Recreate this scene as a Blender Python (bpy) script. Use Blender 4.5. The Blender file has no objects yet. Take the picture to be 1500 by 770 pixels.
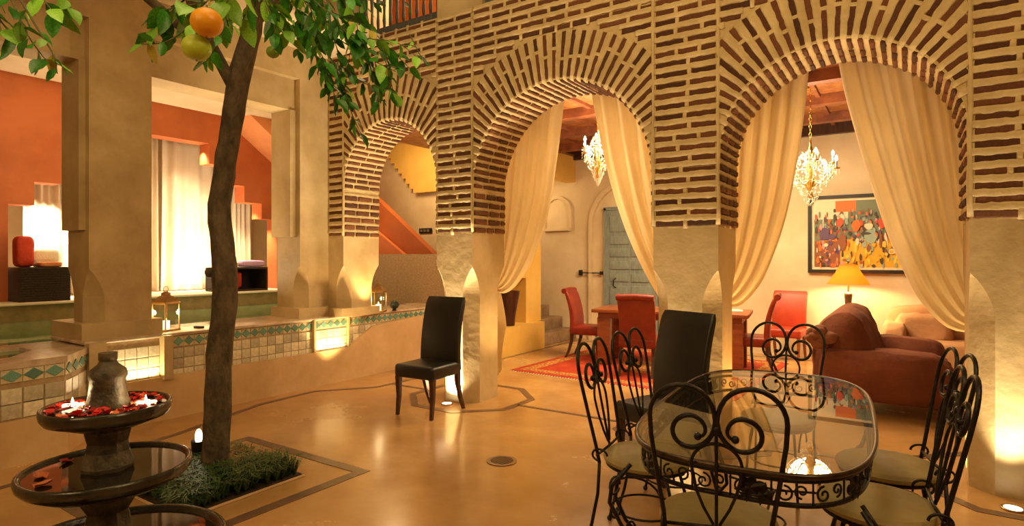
import bpy, bmesh, math, random
from mathutils import Vector, Matrix, noise
random.seed(7)
PI = math.pi
sc = bpy.context.scene
COL = sc.collection
# ------------------------------------------------------------------ camera, world, exposure
FPX, YAW, HZ, EYE = 870.0, math.radians(33.7), 377.0, 1.5     # focal length in px of the 1500 px frame
cam = bpy.data.cameras.new('camera'); camo = bpy.data.objects.new('camera', cam); COL.objects.link(camo)
cam.sensor_width = 36; cam.lens = FPX / 1500 * 36
cam.shift_y = -(385 - HZ) / 1500
cam.clip_start = 0.05; cam.clip_end = 200
camo.location = (0, 0, EYE); camo.rotation_euler = (PI / 2, 0, YAW)
sc.camera = camo
sc.view_settings.view_transform = 'Standard'; sc.view_settings.look = 'None'
sc.view_settings.gamma = 1; sc.view_settings.use_curve_mapping = False
sc.view_settings.exposure = 0.45
wd = bpy.data.worlds.new('night_sky'); sc.world = wd; wd.use_nodes = True
bg = wd.node_tree.nodes['Background']; bg.inputs[0].default_value = (1.0, 0.60, 0.28, 1); bg.inputs[1].default_value = 0.045
try:
    sc.cycles.max_bounces = 8; sc.cycles.diffuse_bounces = 4; sc.cycles.transparent_max_bounces = 16
    sc.cycles.sample_clamp_indirect = 4; sc.cycles.use_denoising = True
except Exception: pass

def light(kind, loc, energy, color=(1, .62, .3), size=.1, rot=None, target=None, spot=None, blend=.6, size_y=None):
    l = bpy.data.lights.new(kind.lower() + '_lamp', kind); l.energy = energy; l.color = color
    if kind == 'AREA':
        l.size = size
        if size_y: l.shape = 'RECTANGLE'; l.size_y = size_y
    else: l.shadow_soft_size = size
    if kind == 'SPOT': l.spot_size = math.radians(spot or 70); l.spot_blend = blend
    o = bpy.data.objects.new(l.name, l); COL.objects.link(o); o.location = loc
    if target is not None: o.rotation_euler = (Vector(target) - Vector(loc)).to_track_quat('-Z', 'Y').to_euler()
    elif rot: o.rotation_euler = rot
    return o
W1 = (1.0, .66, .28); W2 = (1.0, .72, .36); W3 = (1.0, .55, .20)
# unseen soft area lights added to fill the courtyard, arcade and left wing
light('AREA', (-1.8, -2.6, 3.6), 44, W1, 1.6, target=(-4.4, 3.6, 1.0))
light('AREA', (-1.6, .6, 5.6), 46, W1, 2.2, target=(-2.4, 4.8, 1.6))
light('AREA', (2.2, 1.2, 5.0), 18, W1, 1.6, target=(.2, 4.8, 1.6))
light('AREA', (1.6, 1.4, 4.6), 50, W1, 1.4, target=(-5.9, 3.2, 1.8))
light('AREA', (-3.0, 2.2, 6.4), 40, W2, 2.0, target=(-3.4, 2.6, 0))

# ------------------------------------------------------------------ pixel rays (used only to read positions off the plan)
def ray(px, py):
    a = (px - 750) / FPX; b = (HZ - py) / FPX
    f = (-math.sin(YAW), math.cos(YAW)); r = (math.cos(YAW), math.sin(YAW))
    return Vector((f[0] + a * r[0], f[1] + a * r[1], b))
def at(px, py, D): return Vector((0, 0, EYE)) + ray(px, py) * D
def onY(px, py, Y): d = ray(px, py); return Vector((0, 0, EYE)) + d * (Y / d.y)

# ------------------------------------------------------------------ helpers
class MB:
    def __init__(s): s.v = []; s.f = []; s.m = []; s.cur = 0
    def add(s, vs, fs):
        b = len(s.v); s.v += [tuple(p) for p in vs]
        for f in fs: s.f.append([b + i for i in f]); s.m.append(s.cur)
        return s
    def box(s, x0, x1, y0, y1, z0, z1):
        return s.add([(x0,y0,z0),(x1,y0,z0),(x1,y1,z0),(x0,y1,z0),(x0,y0,z1),(x1,y0,z1),(x1,y1,z1),(x0,y1,z1)],
                     [(0,3,2,1),(4,5,6,7),(0,1,5,4),(1,2,6,5),(2,3,7,6),(3,0,4,7)])
    def rbox(s, x0, x1, y0, y1, z0, z1, r=.01, n=3):       # box with rounded vertical edges and softened top/bottom
        hx, hy = (x1-x0)/2, (y1-y0)/2; cx, cy = (x0+x1)/2, (y0+y1)/2
        r = min(r, hx, hy, (z1-z0)/2)
        rings = []
        prof = [(r, z0)] + [(r - r*math.sin(a), z0 + r - r*math.cos(a)) for a in (PI/6, PI/3, PI/2)] + [(r - r*math.cos(a), z1 - r + r*math.sin(a)) for a in (0, PI/6, PI/3, PI/2)]
        for ins, z in prof:
            ring = []
            for qx, qy, a0 in ((1,1,0),(-1,1,PI/2),(-1,-1,PI),(1,-1,3*PI/2)):
                for k in range(n+1):
                    a = a0 + PI/2*k/n; rr = r
                    ring.append((cx + qx*(hx-r) + (rr-ins)*math.cos(a) if True else 0, cy + qy*(hy-r) + (rr-ins)*math.sin(a), z))
            rings.append(ring)
        return s.loft(rings, True, True)
    def loft(s, rings, cap0=False, cap1=False, closed=True):
        n = len(rings[0]); vs = [p for r in rings for p in r]; fs = []
        for i in range(len(rings)-1):
            for j in range(n if closed else n-1):
                k = (j+1) % n
                fs.append((i*n+j, i*n+k, (i+1)*n+k, (i+1)*n+j))
        if cap0: fs.append(tuple(reversed(range(n))))
        if cap1: fs.append(tuple((len(rings)-1)*n + j for j in range(n)))
        return s.add(vs, fs)
    def lathe(s, prof, seg=32, c=(0,0,0), cap0=False, cap1=False):
        rings = [[(c[0]+r*math.cos(2*PI*k/seg), c[1]+r*math.sin(2*PI*k/seg), c[2]+z) for k in range(seg)] for r, z in prof]
        return s.loft(rings, cap0, cap1)
    def tube(s, path, r, n=6, closed=False):
        P = [Vector(p) for p in path]; N = len(P)
        rr = r if isinstance(r, (list, tuple)) else [r]*N
        up = None; rings = []
        for i in range(N):
            if closed: t = (P[(i+1) % N] - P[i-1])
            else: t = P[min(i+1, N-1)] - P[max(i-1, 0)]
            if t.length < 1e-9: t = Vector((0,0,1))
            t.normalize()
            if up is None:
                up = Vector((0,0,1)) if abs(t.z) < .9 else Vector((1,0,0))
            up = (up - t*up.dot(t))
            if up.length < 1e-6: up = t.orthogonal()
            up.normalize(); sd = t.cross(up)
            rings.append([P[i] + (up*math.cos(2*PI*k/n) + sd*math.sin(2*PI*k/n))*rr[i] for k in range(n)])
        if closed: rings.append(rings[0]); return s.loft(rings)
        return s.loft(rings, True, True)
    def prism(s, poly, axis, a, b):       # poly: 2D points; axis: extrusion axis
        def p3(u, v, w): return {'x': (w,u,v), 'y': (u,w,v), 'z': (u,v,w)}[axis]
        n = len(poly); vs = [p3(u,v,a) for u,v in poly] + [p3(u,v,b) for u,v in poly]
        fs = [tuple(range(n)), tuple(reversed(range(n, 2*n)))] + [(i, n+i, n+(i+1)%n, (i+1)%n) for i in range(n)]
        return s.add(vs, fs)
    def grid(s, fn, nu, nv):
        vs = [fn(i/nu, j/nv) for i in range(nu+1) for j in range(nv+1)]
        return s.add(vs, [(i*(nv+1)+j, (i+1)*(nv+1)+j, (i+1)*(nv+1)+j+1, i*(nv+1)+j+1) for i in range(nu) for j in range(nv)])
    def ball(s, c, r, sx=1, sy=1, sz=1, nu=12, nv=8):
        rings = []
        for j in range(1, nv):
            a = PI*j/nv
            rings.append([(c[0]+r*sx*math.sin(a)*math.cos(2*PI*k/nu), c[1]+r*sy*math.sin(a)*math.sin(2*PI*k/nu), c[2]-r*sz*math.cos(a)) for k in range(nu)])
        return s.loft(rings, True, True)
    def build(s, name, mat, parent=None, smooth=False, fixn=True, loc=None, **props):
        me = bpy.data.meshes.new(name); me.from_pydata(s.v, [], s.f)
        mats = mat if isinstance(mat, (list, tuple)) else [mat]
        for m in mats: me.materials.append(m)
        if len(mats) > 1: me.polygons.foreach_set('material_index', s.m)
        if fixn:
            bm = bmesh.new(); bm.from_mesh(me); bmesh.ops.recalc_face_normals(bm, faces=bm.faces); bm.to_mesh(me); bm.free()
        if smooth:
            me.polygons.foreach_set('use_smooth', [True]*len(me.polygons))
            if smooth != 'all':
                try: me.set_sharp_from_angle(angle=math.radians(smooth if smooth is not True else 40))
                except Exception: pass
        o = bpy.data.objects.new(name, me); COL.objects.link(o)
        if parent is not None: o.parent = parent
        if loc is not None: o.location = loc
        for k, v in props.items(): o[k] = v
        return o

def thing(name, label, cat, loc=(0,0,0), rz=0, group=None, rx=0, ry=0):
    o = bpy.data.objects.new(name, None); COL.objects.link(o); o.empty_display_size = .1
    o.location = loc; o.rotation_euler = (rx, ry, rz); o['label'] = label; o['category'] = cat
    if group: o['group'] = group
    return o
def tag(o, label, cat, group=None):
    o['label'] = label; o['category'] = cat
    if group: o['group'] = group
    return o
def struct(name, mb, m, smooth=False, **kw): return mb.build(name, m, smooth=smooth, kind='structure', **kw)
def dup(root, loc, rz, label, group=None):
    r = root.copy(); COL.objects.link(r); r.location = loc; r.rotation_euler = (0, 0, rz); r['label'] = label
    if group: r['group'] = group
    for ch in list(root.children):
        c = ch.copy(); COL.objects.link(c); c.parent = r
        for g in list(ch.children):
            d = g.copy(); COL.objects.link(d); d.parent = c
    return r
def share(name, me, parent, M, **props):
    o = bpy.data.objects.new(name, me); COL.objects.link(o); o.parent = parent; o.matrix_local = M
    for k, v in props.items(): o[k] = v
    return o
def axes(c, X, Y, Z, sx, sy, sz):
    X, Y, Z = Vector(X)*sx, Vector(Y)*sy, Vector(Z)*sz
    return Matrix(((X.x,Y.x,Z.x,c[0]),(X.y,Y.y,Z.y,c[1]),(X.z,Y.z,Z.z,c[2]),(0,0,0,1)))

# ------------------------------------------------------------------ materials
def M(name, c1, c2=None, scale=3, rough=.6, bump=0, bscale=None, metal=0, emit=None, estr=0, spec=.5, detail=5, lo=.35, hi=.65,
      stretch=None, objrand=0, kind='noise', trans=0, alpha=1, coat=0, sheen=0, rvar=0, c3=None, dist=.02):
    m = bpy.data.materials.new(name); m.use_nodes = True; nt = m.node_tree; N = nt.nodes; L = nt.links
    b = N['Principled BSDF']; b.inputs['Roughness'].default_value = rough; b.inputs['Metallic'].default_value = metal
    b.inputs['Specular IOR Level'].default_value = spec; b.inputs['Transmission Weight'].default_value = trans
    b.inputs['Alpha'].default_value = alpha; b.inputs['Coat Weight'].default_value = coat; b.inputs['Sheen Weight'].default_value = sheen
    b.inputs['Base Color'].default_value = (*c1, 1)
    if emit: b.inputs['Emission Color'].default_value = (*emit, 1); b.inputs['Emission Strength'].default_value = estr
    if c2 or bump or rvar:
        tc = N.new('ShaderNodeTexCoord'); mp = N.new('ShaderNodeMapping'); L.new(tc.outputs['Object'], mp.inputs[0])
        if stretch: mp.inputs['Scale'].default_value = stretch
        vec = mp.outputs[0]
        if kind == 'wave': t = N.new('ShaderNodeTexWave'); t.inputs['Distortion'].default_value = 6; t.inputs['Detail'].default_value = 3
        elif kind == 'voronoi': t = N.new('ShaderNodeTexVoronoi')
        else: t = N.new('ShaderNodeTexNoise'); t.inputs['Detail'].default_value = detail; t.inputs['Roughness'].default_value = .6
        t.inputs['Scale'].default_value = scale; L.new(vec, t.inputs['Vector'])
        fac = t.outputs['Fac'] if kind != 'voronoi' else t.outputs['Distance']
        if c2:
            r = N.new('ShaderNodeValToRGB'); e = r.color_ramp.elements
            e[0].position = lo; e[0].color = (*c1, 1); e[1].position = hi; e[1].color = (*c2, 1)
            if c3: x = e.new(.5*(lo+hi)); x.color = (*c3, 1)
            L.new(fac, r.inputs[0]); col = r.outputs[0]
            if objrand:
                oi = N.new('ShaderNodeObjectInfo'); hs = N.new('ShaderNodeHueSaturation'); mr = N.new('ShaderNodeMapRange')
                mr.inputs['To Min'].default_value = 1-objrand; mr.inputs['To Max'].default_value = 1+objrand
                L.new(oi.outputs['Random'], mr.inputs['Value']); L.new(mr.outputs[0], hs.inputs['Value']); L.new(col, hs.inputs['Color']); col = hs.outputs[0]
            L.new(col, b.inputs['Base Color'])
        if rvar:
            mr = N.new('ShaderNodeMapRange'); mr.inputs['From Min'].default_value = .3; mr.inputs['From Max'].default_value = .7
            mr.inputs['To Min'].default_value = max(0, rough-rvar); mr.inputs['To Max'].default_value = rough+rvar
            L.new(fac, mr.inputs['Value']); L.new(mr.outputs[0], b.inputs['Roughness'])
        if bump:
            bn = N.new('ShaderNodeTexNoise'); bn.inputs['Scale'].default_value = bscale or scale*4; bn.inputs['Detail'].default_value = 6
            L.new(vec, bn.inputs['Vector'])
            bp = N.new('ShaderNodeBump'); bp.inputs['Strength'].default_value = bump; bp.inputs['Distance'].default_value = dist
            L.new(bn.outputs['Fac'], bp.inputs['Height']); L.new(bp.outputs[0], b.inputs['Normal'])
    return m
plaster = M('beige_plaster', (.52,.33,.15), (.68,.47,.25), 1.8, .55, .25, 9, rvar=.12)
plaster_olive = M('olive_beige_plaster', (.44,.315,.15), (.61,.465,.245), 2.2, .5, .3, 10, rvar=.12)
mortar = M('lime_mortar', (.49,.36,.165), (.64,.49,.25), 4, .85, .5, 26)
brickm = M('thin_clay_brick', (.10,.032,.012), (.21,.075,.028), 14, .85, .6, 40, objrand=.45)
floorm = M('polished_tadelakt_floor', (.38,.20,.07), (.58,.35,.14), .9, .22, .08, 3, rvar=.10, spec=.6, detail=8, c3=(.48,.27,.10))
inlaym = M('dark_stone_inlay', (.10,.055,.035), (.17,.10,.06), 6, .3, .1)
orangep = M('terracotta_plaster', (.40,.10,.025), (.52,.145,.04), 1.5, .6, .15, 8)
yellowp = M('ochre_plaster', (.66,.40,.08), (.76,.50,.13), 1.6, .6, .15, 8)
creamp = M('cream_plaster', (.62,.50,.32), (.76,.64,.45), 1.3, .6, .12, 8)
whitep = M('pale_ledge_plaster', (.72,.62,.46), (.82,.73,.58), 2, .5, .1)
tilem = M('cream_glazed_tile', (.55,.48,.33), (.72,.65,.48), 3, .22, .15, 20, objrand=.3)
tilegreen = M('green_glazed_tile', (.09,.22,.17), (.17,.34,.27), 12, .2, .15, objrand=.35)
tileband = M('pale_band_tile', (.50,.42,.26), (.66,.58,.38), 10, .22, .1, objrand=.2)
groutm = M('tile_grout', (.34,.23,.12), (.46,.33,.18), 10, .8, .3)
marblem = M('pinkish_marble_coping', (.46,.33,.22), (.68,.55,.40), 7, .2, .05, stretch=(1,1,1))
waterm = M('green_pool_water', (.13,.24,.10), (.18,.31,.14), 1, .04, .12, 5, spec=.8, dist=.01)
dwater = M('dark_basin_water', (.012,.010,.008), None, 1, .03, .04, 9, spec=.9, dist=.005)
stonem = M('dark_polished_stone', (.016,.013,.009), (.048,.040,.026), 7, .20, .2, 18, rvar=.1)
stonel = M('weathered_fountain_stone', (.035,.028,.018), (.15,.115,.065), 11, .5, .5, 25)
barkm = M('citrus_bark', (.055,.040,.022), (.145,.105,.06), 16, .85, .9, 45, stretch=(1,1,.45))
leafm = M('citrus_leaf', (.022,.16,.010), (.075,.34,.025), 20, .35, .1, objrand=.5, spec=.5)
leafl = M('young_citrus_leaf', (.16,.46,.03), (.32,.62,.07), 20, .35, .1, objrand=.35)
leafy = M('yellowing_leaf', (.50,.38,.05), (.60,.50,.09), 20, .4, objrand=.2)
ironm = M('black_wrought_iron', (.014,.012,.011), (.03,.025,.02), 30, .38, .2, 60, metal=.6)
leatherb = M('black_leather', (.006,.006,.005), (.012,.011,.009), 8, .40, .3, 90, dist=.003)
darkwood = M('dark_stained_wood', (.035,.012,.007), (.07,.025,.012), 5, .35, .1, stretch=(6,6,1))
redwood = M('red_brown_wood', (.20,.05,.015), (.30,.085,.027), 4, .35, .1, stretch=(1,6,6))
leatherr = M('red_leather', (.18,.014,.005), (.24,.023,.008), 6, .4, .25, 70, dist=.003)  # red darkened to carry the shade on the dining chairs
leatherr2 = M('bright_red_leather', (.34,.028,.010), (.42,.045,.015), 6, .4, .25, 70, dist=.003)
vinyl = M('olive_cream_vinyl', (.30,.23,.09), (.38,.30,.13), 5, .5, .1)
curtm = None
def fabric(name, c1, c2, translucent=.25, scale=30, rough=.85):
    m = M(name, c1, c2, 2.5, rough, .25, 160, dist=.002, sheen=.2); nt = m.node_tree; N = nt.nodes; L = nt.links
    out = [n for n in N if n.type == 'OUTPUT_MATERIAL'][0]; b = N['Principled BSDF']
    tr = N.new('ShaderNodeBsdfTranslucent'); tr.inputs[0].default_value = (*c2, 1); mx = N.new('ShaderNodeMixShader'); mx.inputs[0].default_value = translucent
    L.new(b.outputs[0], mx.inputs[1]); L.new(tr.outputs[0], mx.inputs[2]); L.new(mx.outputs[0], out.inputs[0]); return m
curtm = fabric('raw_cotton_curtain', (.76,.63,.39), (.90,.77,.52), .45)
curtw = fabric('pale_bathing_curtain', (.72,.60,.44), (.85,.74,.58), .4)
sofam = M('rust_brown_throw', (.135,.036,.016), (.20,.058,.027), 4, .9, .35, 14)
sofal = M('tan_brown_throw', (.42,.21,.10), (.54,.30,.15), 4, .9, .35, 14)
rugm = M('red_wool_rug', (.38,.022,.008), (.50,.06,.013), 5, .95, .5, 80)
rugb = M('rug_border_wool', (.30,.07,.02), (.60,.30,.06), 30, .95, .5, 80, kind='voronoi')
wickerm = M('dark_wicker', (.022,.014,.012), (.06,.04,.03), 60, .6, .9, 90, stretch=(1,1,3))
towelw = M('cream_towel', (.75,.66,.50), (.85,.78,.62), 6, .95, .5, 60)
towelp = M('lilac_towel', (.55,.33,.62), (.68,.46,.72), 6, .95, .5, 60)
redcloth = M('red_cushion_cloth', (.45,.03,.012), (.55,.06,.02), 5, .85, .3, 40)
bluewood = M('blue_grey_painted_wood', (.17,.22,.22), (.26,.31,.30), 6, .6, .2, stretch=(5,5,1))
railm = M('dark_blue_grey_railing_wood', (.05,.06,.065), (.10,.11,.11), 6, .6, .2, stretch=(5,5,1))
ceilm = M('carved_painted_ceiling', (.22,.07,.02), (.42,.17,.05), 12, .5, .6, 30, c3=(.30,.11,.03))
beamm = M('red_brown_beam', (.16,.045,.02), (.28,.09,.035), 7, .5, .3)
steps_m = M('worn_brown_step_stone', (.20,.12,.07), (.33,.22,.13), 6, .6, .5, 20)
goldm = M('gilded_brass', (.80,.50,.16), None, metal=1, rough=.25)
brassm = M('aged_brass', (.38,.24,.10), (.5,.33,.15), 20, .35, metal=.9)
blackm = M('matt_black_paint', (.012,.010,.009), rough=.5)
soilm = M('dark_soil', (.03,.018,.01), (.07,.04,.02), 20, .95, .8, 40)
grassm = M('dark_blade_grass', (.02,.06,.012), (.06,.12,.03), 12, .5, objrand=0)
grassr = M('reddish_dry_grass', (.35,.16,.06), (.50,.27,.10), 12, .7)
petalm = M('red_rose_petal', (.42,.008,.006), (.62,.03,.012), 20, .45, .2, objrand=.4)
petalo = M('orange_petal', (.75,.16,.05), (.85,.30,.12), 20, .45, .2, objrand=.2)
orangem = M('ripe_orange_peel', (.85,.33,.01), (.95,.45,.02), 5, .4, .4, 120, dist=.002)
limem = M('green_yellow_peel', (.36,.52,.03), (.55,.68,.06), 4, .4, .4, 120, dist=.002)
greenm = M('unripe_green_peel', (.14,.28,.02), (.25,.40,.05), 4, .4, .4, 120, dist=.002)
whitem = M('white_paper', (.80,.76,.66), rough=.8)
def emis(name, c, s): return M(name, c, rough=.5, emit=c, estr=s)
bulb_e = emis('candle_bulb_glow', (1.0,.80,.50), 30)
flame_e = emis('candle_flame', (1.0,.66,.25), 14)
candle_e = emis('lit_candle_wax', (1.0,.78,.50), 2.2)
spot_e = emis('floor_lamp_lens', (1.0,.90,.66), 14)
def glass(name, tint=(.95,.97,.95), ior=1.5, rough=0.0):
    m = bpy.data.materials.new(name); m.use_nodes = True; nt = m.node_tree; N = nt.nodes; L = nt.links
    for n in list(N):
        if n.type != 'OUTPUT_MATERIAL': N.remove(n)
    out = [n for n in N][0]; fr = N.new('ShaderNodeFresnel'); fr.inputs[0].default_value = ior
    tr = N.new('ShaderNodeBsdfTransparent'); tr.inputs[0].default_value = (*tint, 1); gl = N.new('ShaderNodeBsdfGlossy'); gl.inputs['Roughness'].default_value = rough
    mx = N.new('ShaderNodeMixShader'); ge = N.new('ShaderNodeNewGeometry'); mt = N.new('ShaderNodeMath'); mt.operation = 'SUBTRACT'; mt.use_clamp = True
    L.new(fr.outputs[0], mt.inputs[0]); L.new(ge.outputs['Backfacing'], mt.inputs[1]); L.new(mt.outputs[0], mx.inputs[0]); L.new(tr.outputs[0], mx.inputs[1]); L.new(gl.outputs[0], mx.inputs[2]); L.new(mx.outputs[0], out.inputs[0])
    return m
glassm = glass('table_glass', (.74,.74,.66), 1.85)
paneglass = glass('lantern_glass', (.95,.95,.9), 1.45)
crystalm = M('crystal_glass', (1,.93,.80), rough=.05, spec=.8, emit=(1,.72,.38), estr=.0, metal=0, trans=.5)

# ================================================================== SETTING
YF, YB = 4.8, 5.37                    # arcade front / back planes
XL, XLB = -5.9, -6.33                 # left wing front / back planes
ZB = 1.74                             # brickwork starts here
TOP = 4.04
# floor
b = MB(); b.box(-5.2, 6, -4, 10.2, -.12, 0); b.box(-6.9, -5.2, -4, 7.1, -.12, 0)
floor = struct('floor', b, floorm)
def strip(name, pts, w, closed=False, z=.003):
    b = MB(); n = len(pts); segs = n if closed else n-1
    P = [Vector((p[0], p[1])) for p in pts]
    off = []
    for i in range(n):
        a = P[i-1] if (closed or i > 0) else None; c = P[(i+1) % n] if (closed or i < n-1) else None
        d1 = (P[i]-a).normalized() if a is not None else None; d2 = (c-P[i]).normalized() if c is not None else None
        if d1 is None: d1 = d2
        if d2 is None: d2 = d1
        t = (d1+d2).normalized(); nn = Vector((-t.y, t.x)); k = w/2/max(.4, nn.dot(Vector((-d1.y, d1.x))))
        off.append((P[i]+nn*k, P[i]-nn*k))
    for i in range(segs):
        j = (i+1) % n
        A, B, C, D = off[i][0], off[i][1], off[j][1], off[j][0]
        b.add([(q.x,q.y,h) for h in (-.01, z) for q in (A,B,C,D)], [(0,1,2,3),(4,5,6,7),(0,1,5,4),(1,2,6,5),(2,3,7,6),(3,0,4,7)])
    return b.build(name, inlaym, floor)
def octo(cx, cy, r, rot=PI/8): return [(cx+r*math.cos(rot+k*PI/4), cy+r*math.sin(rot+k*PI/4)) for k in range(8)]
PIERS = {'A': (-4.16, -3.685), 'B': (-1.777, -1.246), 'C': (.331, .88)}
for k, (a, c) in PIERS.items(): strip('inlay_ring', octo((a+c)/2, (YF+YB)/2, .66), .075, True)
strip('inlay_strip', [(-4.90,-.5),(-4.92,1.4),(-5.16,2.6),(-5.50,3.6),(-5.54,4.3),(-5.12,4.85),(-5.08,5.6),(-5.08,6.9)], .06)
strip('inlay_strip', [(-5.08,5.08),(-4.53,5.08)], .05)
strip('inlay_strip', [(-3.31,5.06),(-2.13,5.06)], .05)
strip('inlay_strip', [(-.89,5.06),(-.02,5.06)], .05)
strip('inlay_strip', [(-5.02,7.0),(-5.0,9.6),(2.8,9.6)], .06)
strip('inlay_strip', [(-4.55,2.88),(-3.19,2.88),(-3.19,1.50),(-4.55,1.50)], .085, True)

# --- piers with chamfer stops
def pier(b, x0, x1, y0, y1, z0, z1, ch, c=.125, zs=1.10, zt=1.40):
    """corners ch: set of 'fl','fr','bl','br' chamfered below, leaf shaped stop up to zt"""
    zz = [z0, zs*.5+z0*.5, zs]+[zs+(zt-zs)*k/10 for k in range(1, 11)]+[z1]
    rings = []
    for z in zz:
        if z <= zs: k = c
        elif z < zt: k = c*math.sin(PI/2*(1-(z-zs)/(zt-zs)))**.8
        else: k = 0
        def cor(name, cx, cy, sx, sy):
            kk = k if name in ch else 0
            return [(cx+sx*kk, cy), (cx, cy+sy*kk)]
        r = []
        p = cor('fl', x0, y0, 1, 1); r += [p[1], p[0]]
        p = cor('fr', x1, y0, -1, 1); r += [p[0], p[1]]
        p = cor('br', x1, y1, -1, -1); r += [p[1], p[0]]
        p = cor('bl', x0, y1, 1, -1); r += [p[0], p[1]]
        rings.append([(u, v, z) for u, v in r])
    b.loft(rings, True, True)
def arch_wall(name, xp0, x0, x1, zc, zt, extra=None):
    """solid from xp0..x1, with pier xp0..x0 and an arch of half width (x1-x0)/2 centred on zc"""
    R = (x1-x0)/2; cx = (x0+x1)/2; n = 40
    b = MB(); vs = []; fs = []
    # front and back skins and the soffit as strips from the intrados to the rectangle top
    pts = [(x0, ZB)] + [(cx - R*math.cos(PI*k/n), zc + R*math.sin(PI*k/n)) for k in range(n+1)] + [(x1, ZB)]
    rings = []
    for (x, z) in pts:
        rings.append([(x, YF, z), (x, YB, z), (x, YB, zt), (x, YF, zt)])
    for i in range(len(rings)-1):
        A, B = rings[i], rings[i+1]
        if abs(A[0][0]-B[0][0]) > 1e-6:
            b.add(A+B, [(0,4,5,1),(1,5,6,2),(2,6,7,3),(3,7,4,0)])
    b.box(xp0, x0, YF, YB, ZB, zt)
    if extra: b.box(x1, extra, YF, YB, ZB, zt)
    return b
ARC = [  # name, pier left, opening left, opening right, centre height
    ('wall_arcade_left', -5.9, -5.63, -4.16, 2.325),
    ('wall_arcade_middle', -4.16, -3.685, -1.777, 2.195),
    ('wall_arcade_right', -1.777, -1.246, .331, 2.27)]
# brick templates
def brick_mesh(seed):
    rnd = random.Random(seed); b = MB()
    j = lambda s: rnd.uniform(-s, s)
    ring = []
    for y, ins in ((.5, 0), (-.25, 0), (-.5, .13)):     # local -Y is the showing face
        ix, iz = ins*.35, ins*1.4
        ring.append([(-.5+ix+j(.02), y, -.5+iz+j(.05)), (0+j(.1), y, -.5+iz+j(.07)), (.5-ix+j(.02), y, -.5+iz+j(.05)),
                     (.5-ix+j(.02), y, .5-iz+j(.05)), (0+j(.1), y, .5-iz+j(.07)), (-.5+ix+j(.02), y, .5-iz+j(.05))])
    b.loft(ring, True, True)
    o = b.build('brick', brickm); me = o.data; bpy.data.objects.remove(o); return me
BR = [brick_mesh(i) for i in range(7)]
def brick(parent, c, X, Z, out, L, T, P):
    """X long axis, Z thickness axis, out showing direction, P total depth centred so that it stands P/2 proud of c"""
    me = random.choice(BR); Y = -Vector(out)
    return share('brick', me, parent, axes(c, X, Y, Z, L*random.uniform(.95,1.03), P, T*random.uniform(.8,1.12)))
def ridge(mb, p0, p1, side, out, w0, w1, h, n=None):
    p0, p1, side, out = Vector(p0), Vector(p1), Vector(side).normalized(), Vector(out).normalized(); L = (p1-p0).length
    n = n or max(2, int(L/.035)); rings = []
    for k in range(n+1):
        f = k/n; w = (w0+(w1-w0)*f)*random.uniform(.90,1.12); hh = h*random.uniform(.8,1.15)*(.75 if k in (0, n) else 1); c = p0.lerp(p1, f)+side*random.uniform(-.003,.003)
        rings.append([c+side*(a*w)+out*(b_*hh) for a, b_ in ((-.5,-.3),(-.46,.55),(-.28,.92),(.28,.92),(.46,.55),(.5,-.3))])
    mb.loft(rings, True, True)
def split(L, lo=.16, hi=.30):
    out = []; x = 0
    while L - x > lo*.6:
        l = min(random.uniform(lo, hi), L-x)
        if L-x-l < lo*.6: l = L-x
        out.append((x, l)); x += l
    return out
SP, TH = .0875, .044
def courses(parent, mr, z0, z1, segs):
    """segs(z) -> list of (xa, xb) stretches of brickwork at that height"""
    z = z0 + SP*.45
    while z < z1:
        for xa, xb in segs(z):
            if xb-xa < .05: continue
            tilt = random.uniform(-.008, .008); sp = split(xb-xa-.02)
            for s, l in sp:
                x = xa+.01+s+l/2
                brick(parent, (x, YF, z+random.uniform(-.004,.004)+tilt*(x-xa)), Vector((1,0,tilt)).normalized(), (0,0,1), (0,-1,0), l-.02, TH, .016)
                if s > 0: ridge(mr, (x-l/2, YF, z-SP/2), (x-l/2, YF, z+SP/2), (1,0,0), (0,-1,0), .036, .036, .013, 2)
            zz = z+SP/2
            if zz < z1: ridge(mr, (xa, YF, zz), (xb, YF, zz), (0,0,1), (0,-1,0), SP-.035, SP-.035, .014)
        z += SP
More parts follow.
